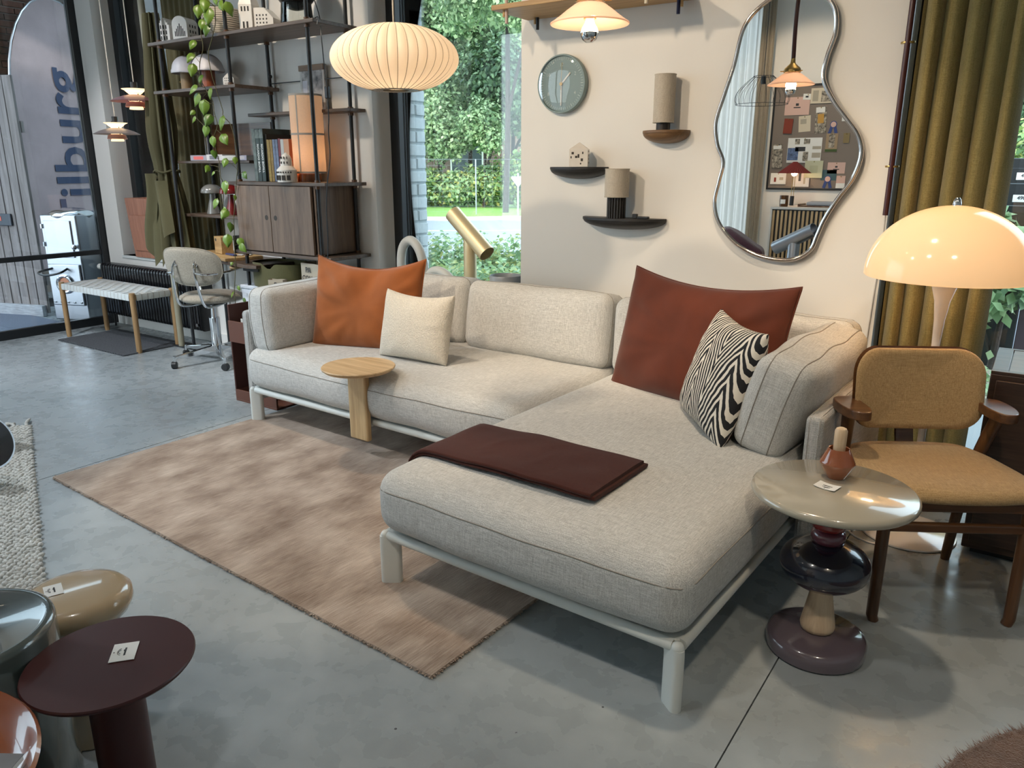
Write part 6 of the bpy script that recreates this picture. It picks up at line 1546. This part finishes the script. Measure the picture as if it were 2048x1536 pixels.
# things on the counter
rl_ = thing('pleated_lamp', 'small lamp with a pleated dark red paper shade on the counter', 'lamp', (-2.375, YF+.2, .99))
obj('base', cyl((0, 0, 0), (0, 0, .1), .022, 14), m_black, rl_)
for x in (-.012, .012): obj('rod', cyl((x, 0, .1), (x, 0, .36), .003, 6), m_brass, rl_)
obj('shade', MB().grid(lambda u, v: ((.02+.15*v)*(1+.035*v*cos(2*pi*u*36))*cos(2*pi*u), (.02+.15*v)*(1+.035*v*cos(2*pi*u*36))*sin(2*pi*u), .46-.12*v), 216, 4, None, True), mat('red_pleat', (.17, .018, .016), .7), rl_)
obj('bulb', MB().sphere((0, 0, .36), .022, 10), MATS['warm_bulb'], rl_)
pq = bpy.data.lights.new('pleat_light', 'POINT'); pq.energy = 3; pq.color = (1, .7, .4); pq.shadow_soft_size = .03
po = bpy.data.objects.new('pleat_light', pq); COL.objects.link(po); po.location = (-2.375, YF+.2, 1.33)
cd = thing('candle_jar', 'brown glass candle jar with a white label on the counter', 'candle', (-2.375, YF+.50, .99))
obj('jar', MB().lathe([(0, 0), (.042, 0), (.044, .01), (.044, .115), (.04, .115), (.04, .02), (0, .02)], 28), mat('amber_glass', (.09, .035, .01), .1), cd)
obj('label', MB().grid(lambda u, v: (.0446*sin((u-.5)*1.2), .0446*cos((u-.5)*1.2), .03+.045*v), 8, 2), m_paper, cd)
tr2 = thing('serving_tray', 'dark tray with folded grey cloth and papers on the counter', 'tray', (-2.02, YF+.33, .99))
obj('tray', MB().box(-.20, .25, -.13, .13, 0, .012).box(-.22, -.20, -.13, .13, 0, .03).box(.25, .27, -.13, .13, 0, .03), m_dark_teak_x, tr2, bev=.004)
soft_box('grey_cloth', None, mat('grey_cloth', (.36, .38, .42), .9, bump=(60, .3)), None, (.17, .11, .02), .015, (.0, .0, .004), lump=.008, k=(10, 8, 2), M=Matrix.Translation((-1.99, YF+.33, 1.024)), label='folded grey cloth on the dark tray', cat='cloth')
obj('paper_stack', MB().box(-.14, .14, -.09, .09, 0, .045), m_cream, label='cream stack of papers behind the dark tray', cat='papers', loc=(-2.05, YF+.10, .99), bev=.003)
# curtained window, loveseat cushion, silver lamp, wire pendant
m_sheer = weave('sheer_linen', (.62, .60, .54), (.84, .83, .79), .6, .95, .3, .8, 0, .75)
m_thick = weave('taupe_linen', (.34, .28, .20), (.50, .43, .33), .6, .95, .3, .8, .1, .2)
def curtain(name, label, x0, x1, y, m, amp, nw, zt=3.25):
    c = thing(name, label, 'curtain', (0, 0, 0))
    obj('cloth', MB().grid(lambda u, v: (x0+(x1-x0)*u+.01*sin(u*40), y+amp*sin(2*pi*u*nw+noise.noise(Vector((u*6, v, 3)))*1.5), .02+(zt-.02)*v), int(nw*14), 14), m, c, ang=180)
    obj('rail', MB().box(min(x0, x1), max(x0, x1), y-.012, y+.012, zt, zt+.04), m_black, c)
curtain('curtain', 'translucent sheer linen curtain over the bright window, seen in the mirror', -4.6, -2.84, YF+.10, m_sheer, .035, 20)
curtain('curtain', 'taupe linen curtain gathered beside the pinboard, seen in the mirror', -2.88, -2.73, YF+.13, m_thick, .035, 3.2)
soft_box('plum_cushion', None, mat('plum_velvet', (.10, .035, .05), .8, sheen=.4, bump=(40, .4, .01)), None, (.26, .20, .10), .09, (.0, .03, .02), lump=.05, k=(14, 12, 6), M=Matrix.Translation((-2.42, .05, .66)) @ Matrix.Rotation(R(-12), 4, 'Z') @ Matrix.Rotation(R(28), 4, 'Y'), label='crumpled plum cushion on a low seat, seen at the bottom of the mirror', cat='cushion')
ls = thing('low_seat', 'dark plum low armchair behind the viewer, seen in the mirror', 'armchair', (-2.55, .02, 0))
soft = soft_box('seat', ls, MATS['plum_velvet'], (0, 0, .30), (.42, .34, .24), .10, (.02, .02, .02), lump=.01, k=(8, 8, 6))
for sx in (-1, 1):
    for sy in (-1, 1): obj('leg', cyl((.3*sx, .22*sy, 0), (.3*sx, .22*sy, .09), .02, 10), m_black, ls)
cyl_lamp('brushed silver lamp with a tilted cylinder head, seen in the mirror', (-1.80, .52, .0), .80, (.80, .25, .42), .40, .058, .05, m_steel)
wp_ = thing('wire_pendant', 'black wire basket pendant lamp behind the viewer, seen in the mirror', 'pendant lamp', (-2.15, .62, 2.02))
def wires(t_):
    for k in range(22):
        a = 2*pi*k/22; obj('wire', MB().tube([((.08+.14*sin(pi*v/8*.62))*cos(a), (.08+.14*sin(pi*v/8*.62))*sin(a), .10-.22*v/8) for v in range(9)], .0016, 4), m_black, t_)
    for z, r_ in ((.10, .08), (-.12, .08+.14*sin(pi*.62))): obj('ring', MB().tube([(r_*cos(2*pi*k/32), r_*sin(2*pi*k/32), z) for k in range(32)], .0022, 5, closed=True), m_black, t_)
wires(wp_)
obj('cord', cyl((0, 0, .10), (0, 0, CEIL-2.02), .003, 6), m_black, wp_)
obj('holder', cyl((0, 0, .10), (0, 0, .04), .02, 12), m_black, wp_)
# ================================================================ outdoors
def ground(name, poly, z0, z1, m, label, cat='ground', **kw): return obj(name, MB().prism(poly, z0, z1), m, label=label, cat=cat, **kw)
m_asph = mat('asphalt', (.20, .225, .26), .9, var=(90, .4), bump=(150, .5)); m_soil2 = mat('leaf_litter', (.17, .13, .09), .95, var=(40, .7), bump=(60, .8), col2=(.42, .38, .28))
obj('ground', MB().box(-60, 30, 4.2, 60, -.6, -.2), m_asph, kind='structure')
# grass verge beyond the road (far edge runs obliquely)
m_grass = mat('verge_grass', (.16, .30, .06), .9, var=(30, .35), bump=(80, .8))
ex = Vector((.62, .785, 0)).normalized()
ground('grass_verge', [(-45, 22), (-22.0, 15.9), (-15.2, 18.9), (-12.8, 21.8), (-9, 27), (-2, 24), (2, 30), (2, 70), (-70, 70)], -.199, -.12, m_grass, 'bright grass verge beyond the road', 'grass')
ground('kerb_line', [(-22, 15.75), (-15.15, 18.75), (-12.7, 21.65), (-9, 26.8), (-9.1, 27), (-12.85, 21.85), (-15.25, 18.95), (-22, 15.9)], -.2, -.10, mat('kerb_white', (.7, .72, .7), .8), 'pale kerb along the far side of the road', 'kerb')
ground('road_line', [(-14.2, 14.6), (-10.2, 17.6), (-10.3, 17.72), (-14.3, 14.72)], -.2, -.195, MATS['kerb_white'], 'white painted line on the near side of the road', 'road marking')
ground('planting_bed', [(-14, 4.22), (-1.4, 4.22), (-1.4, 7.6), (-14, 9.4)], -.199, -.16, m_soil2, 'leaf-littered planting bed outside the middle window', 'ground')
ground('planting_bed', [(-1.0, 5.2), (-.05, 5.2), (.35, 7.4), (-.9, 7.9)], -.199, -.12, m_soil2, 'leaf-littered planting bed outside the right window', 'ground')
L1 = leaf_mat('bush_leaves', [(.11, .20, .09), (.21, .35, .15), (.33, .48, .25), (.42, .52, .22), (.48, .45, .12)])
L2 = leaf_mat('dark_tree_leaves', [(.04, .085, .045), (.09, .17, .08), (.17, .28, .13), (.30, .42, .24)])
L3 = leaf_mat('light_tree_leaves', [(.09, .17, .08), (.19, .31, .14), (.32, .45, .22), (.48, .58, .34)])
L4 = leaf_mat('hedge_leaves', [(.06, .14, .04), (.14, .26, .08), (.24, .38, .12), (.40, .40, .12)])
m_bark = mat('bark', (.04, .03, .025), .95, bump=(20, .8, .02))
def leafcloud(b, c, r, n, s, rd, shell=.35, flat=1.):
    for k in range(n):
        while True:
            d = Vector((rd.uniform(-1, 1), rd.uniform(-1, 1), rd.uniform(-1, 1)))
            if .05 < d.length <= 1: break
        d.normalize(); q = rd.random()**shell
        q *= .72+.45*noise.noise(d*2.3+Vector((c[0], c[1], c[2])))
        p = Vector((c[0]+d.x*r[0]*q, c[1]+d.y*r[1]*q, c[2]+d.z*r[2]*q))
        nrm = (d+Vector((rd.uniform(-1, 1), rd.uniform(-1, 1), rd.uniform(-.4, 1.2)))).normalized()
        t = nrm.orthogonal().normalized(); t = (Matrix.Rotation(rd.uniform(0, 6.28), 3, nrm) @ t); w_ = nrm.cross(t)
        l = s*rd.uniform(.6, 1.3)
        b.add([p, p+t*l*.5+w_*l*.32+nrm*l*.08, p+t*l, p+t*l*.5-w_*l*.32+nrm*l*.08], [(0, 1, 2, 3)])
def plant(name, label, cat, base, blobs, n, s, m, seed, trunk=None, group=None):
    rd = random.Random(seed); t = thing(name, label, cat, base, 0, group)
    b = MB()
    tot = sum(r[0]*r[1]+r[1]*r[2] for c, r in blobs)
    for c, r in blobs: leafcloud(b, c, r, int(n*(r[0]*r[1]+r[1]*r[2])/tot), s, rd)
    o = obj('foliage', b, m, t, ang=180, kind='stuff')
    if trunk:
        for pts, rr in trunk: obj('trunk', MB().tube(spline(pts, 4), [rr*(1-.5*i/(len(pts)*4-3)) for i in range(len(pts)*4-3)], 8), m_bark, t)
    return t
# near shrubs below the middle window
rdm = random.Random(4)
k = 0
for lab, x, y, r, h in (('pale green shrub outside the left part of the middle window', -4.65, 5.6, .85, .62), ('variegated shrub outside behind the gold lamp', -4.0, 5.45, .8, .66), ('bright low shrub outside the right part of the middle window', -3.3, 5.3, .75, .58), ('leafy shrub further back outside the middle window', -5.4, 6.7, .95, .75), ('yellow-tipped shrub further back near the road outside', -4.3, 6.8, .95, .78)):
    plant('shrub', lab, 'shrub', (x, y, -.17), [((0, 0, h*.55), (r, .55, h*.75)), ((.3, .1, h*.7), (r*.6, .45, h*.55)), ((-.35, -.05, h*.6), (r*.55, .4, h*.5))], 5200, .062, L1, 30+k); k += 1
# hedge beyond the verge and trees behind it, laid along the two sight lines out of the shop
def along(az, d): return (-d*sin(R(az)), d*cos(R(az)))
k = 0
for lab, az, d, r, h in (('mid green hedge shrub at the left beyond the grass verge', 41.5, 31.5, 1.6, 1.7), ('hedge shrub with pale tips beyond the verge', 38.8, 31, 1.5, 1.5), ('round hedge shrub behind the traffic sign beyond the verge', 36.2, 31, 1.5, 1.8), ('tall hedge shrub at the right end of the verge', 33.6, 30, 1.5, 2.4)):
    x, y = along(az, d)
    plant('hedge_shrub', lab, 'shrub', (x, y, -.2), [((0, 0, h*.5), (r, r*.8, h*.55)), ((.5, 0, h*.62), (r*.6, r*.6, h*.42))], 5200, .17, (L4, L1, L1, L4)[k], 50+k); k += 1
k = 0
for lab, az, d, z, r, m, th_, n, ls in (
    ('large dark tree at the left of the middle window view', 41.0, 37, 7.5, 4.2, L2, 7, 15000, .24),
    ('light green tree in front of the brick house, left', 39.9, 32, 3.2, 2.0, L3, 3, 9000, .17),
    ('leafy tree hanging over the roof of the brick house', 37.6, 34, 9.0, 3.4, L3, 8, 15000, .2),
    ('dark tree at the right side of the middle window view', 34.6, 33, 5.2, 3.2, L2, 5, 16000, .2),
    ('bright tree at the top right of the middle window view', 35.0, 27, 8.2, 2.6, L3, 8, 12000, .17),
    ('slender light tree in front of the house wall', 36.6, 30.5, 3.2, 1.3, L3, 3, 5000, .16),
    ('tall dark tree behind the left window', 60.0, 24, 4.2, 3.6, L2, 5, 9000, .2),
    ('light green tree close to the left window', 58.0, 14, 3.0, 2.0, L3, 3, 7000, .13),
    ('bushy tree low outside the left window', 60.5, 11.5, 1.3, 1.4, L3, 2, 5000, .12),
    ('broad dark tree behind the letterboxes', 2.5, 27, 3.4, 3.6, L2, 4, 11000, .2),
    ('tall light tree above the letterboxes', -1.5, 21, 5.8, 3.2, L3, 6, 10000, .17),
    ('round green bush behind the letterboxes', .5, 16, 1.4, 1.6, L4, 2, 6000, .13),
    ('dark yew tree far behind the brick house', 38.2, 50, 9.5, 6.5, L2, 9, 9000, .45)):
    x, y = along(az, d)
    plant('tree', lab, 'tree', (x, y, -.2), [((0, 0, z), (r, r, r*.95)), ((r*.45, -.3*r, z*.80), (r*.6, r*.6, r*.6)), ((-r*.5, -.2*r, z*.85), (r*.6, r*.6, r*.6)), ((.1*r, -.5*r, z*.95), (r*.7, r*.5, r*.6))],
          n, ls, m, 70+k, [([(0, 0, 0), (.1, 0, z*.4), (.0, .1, z)], .11 if r > 2 else .06), ([(.1, 0, z*.4), (.5*r, 0, z*.9)], .06)]); k += 1
# sapling outside the right window
plant('sapling', 'young broad-leaved sapling outside the right window beside the lamp', 'sapling', (-.215, 6.9, -.15),
      [((0, 0, .62), (.34, .3, .16)), ((.25, .1, .78), (.30, .3, .14)), ((-.22, -.05, .50), (.20, .2, .12)), ((.1, 0, .95), (.3, .3, .18)), ((-.15, .2, .30), (.18, .2, .10)), ((-.12, .1, 1.12), (.30, .3, .15))], 620, .125, L3, 91,
      [([(0, 0, 0), (.01, 0, .35), (.04, 0, .8)], .03), ([(.01, 0, .06), (-.12, .02, .42)], .014)])
plant('ground_cover', 'low green seedlings on the bed outside the right window', 'plants', (-.45, 6.2, -.15), [((0, 0, .08), (.5, .9, .10))], 260, .09, L3, 92)
# brick house across the road
hs = thing('brick_house', 'brown brick house behind the trees across the road', 'house', (-24.6, 32.0, -.2))
m_hb = bpy.data.materials.new('house_brick'); m_hb.use_nodes = True; _bk(m_hb, (.20, .125, .095), (.15, .095, .075), (.24, .2, .17), 1.2)
HR = Matrix.Rotation(R(37), 4, 'Z')
obj('walls', MB().box(-3.2, 3.0, 0, 7, 0, 7.6, HR), m_hb, hs)
obj('roof', MB().prism([(-.4, 7.6), (7.4, 7.6), (3.5, 10.4)], -3.4, 3.6, HR @ Matrix.Rotation(R(90), 4, 'Z') @ Matrix.Rotation(R(90), 4, 'X')), mat('roof_tiles', (.10, .08, .075), .8), hs)
wn_ = obj('window', MB().box(-.9, .6, -.06, .02, 1.2, 3.4, HR), mat('window_dark', (.07, .09, .10), .15), hs); obj('frame', MB().box(-.98, -.9, -.09, .02, 1.12, 3.48, HR).box(.6, .68, -.09, .02, 1.12, 3.48, HR).box(-.9, .6, -.09, .02, 1.12, 1.2, HR).box(-.9, .6, -.09, .02, 3.4, 3.48, HR), m_white_metal, wn_)
ac = obj('air_unit', MB().box(1.35, 1.85, -.3, 0, 3.4, 3.95, HR), mat('air_unit_white', (.62, .66, .68), .5), hs)
for k in range(4): obj('slat', MB().box(1.39, 1.81, -.33, -.3, 3.46+k*.125, 3.53+k*.125, HR), m_white_metal, ac)
# wire fence along the far side of the verge, traffic sign
fn = thing('wire_fence', 'thin wire fence with slim posts along the verge across the road', 'fence', (-15.6, 20.6, -.12))
fd = Vector((.80, .60, 0)).normalized()
for k in range(-3, 4):
    p = fd*(k*1.8); obj('post', cyl(p, p+Vector((0, 0, 1.75)), .022, 8), m_steel, fn)
for z in [1.74]+[.1+.16*k for k in range(10)]: obj('wire', MB().tube([fd*-5.4+Vector((0, 0, z)), fd*5.4+Vector((0, 0, z))], .006 if z > 1.7 else .0022, 5), m_steel, fn)
for k in range(40): p = fd*(-5.4+k*.27); obj('wire', cyl(p+Vector((0, 0, .1)), p+Vector((0, 0, 1.74)), .0018, 4), m_steel, fn)
sg = thing('yield_sign', 'triangular traffic sign on a grey pole across the road, seen from behind', 'traffic sign', (-14.05, 20.75, -.2))
obj('pole', cyl((0, 0, 0), (0, 0, 1.4), .03, 12), m_steel, sg)
tri = [(-.22, 1.26), (0, .96), (.22, 1.26), (.20, 1.30), (-.20, 1.30)]
obj('plate', MB().prism(tri, 0, .012, Matrix.Rotation(R(36), 4, 'Z') @ Matrix.Translation((0, -.04, 0)) @ Matrix.Rotation(R(90), 4, 'X')), mat('sign_back', (.50, .53, .54), .5), sg)
# letterboxes with house numbers outside the right window
lb = thing('letterboxes', 'black letterbox stand with two white number plates outside the right window', 'letterbox', (-.30, 7.0, -.2))
obj('stand', MB().box(-.03, .20, 0, .22, 0, 1.66), m_black, lb, bev=.006)
obj('side_post', MB().box(.205, .285, .02, .2, 0, 1.66), mat('plum_steel', (.07, .045, .055), .5), lb, bev=.004)
for z, s in ((1.53, '492'), (1.37, '490')):
    d_ = obj('letter_flap', MB().box(-.02, .19, -.008, 0, z-.105, z+.06), m_black, lb, bev=.003)
    obj('flap_edge', MB().box(-.01, .18, -.011, -.008, z-.055, z-.05), m_steel, d_)
    q = obj('number_plate', MB().box(.035, .145, -.012, -.008, z-.025, z+.027), m_paper, d_)
    text(s, .036, m_ink, d_, Matrix.Translation((.09, -.0125, z+.004)) @ RX, 'number', .0004, bold=.001)
# ---------------------------------------------------------------- unseen roof, its outline and overhang shaped to keep the sun outside
obj('roof', MB().box(-7.35, -2.7, -2.0, YW+.45, CEIL+.2, CEIL+.6).box(-2.7, 6.5, -6.2, YW+.45, CEIL+.2, CEIL+.6), m_ceil, kind='structure')
obj('ground_left', MB().box(-40, -9.7, -12, 4.2, -.6, -.2), m_asph, kind='structure')
obj('ground_front', MB().box(-9.7, 30, -30, -4.0, -.6, -.2).box(3.3, 30, -4.0, 4.2, -.6, -.2), m_asph, kind='structure')
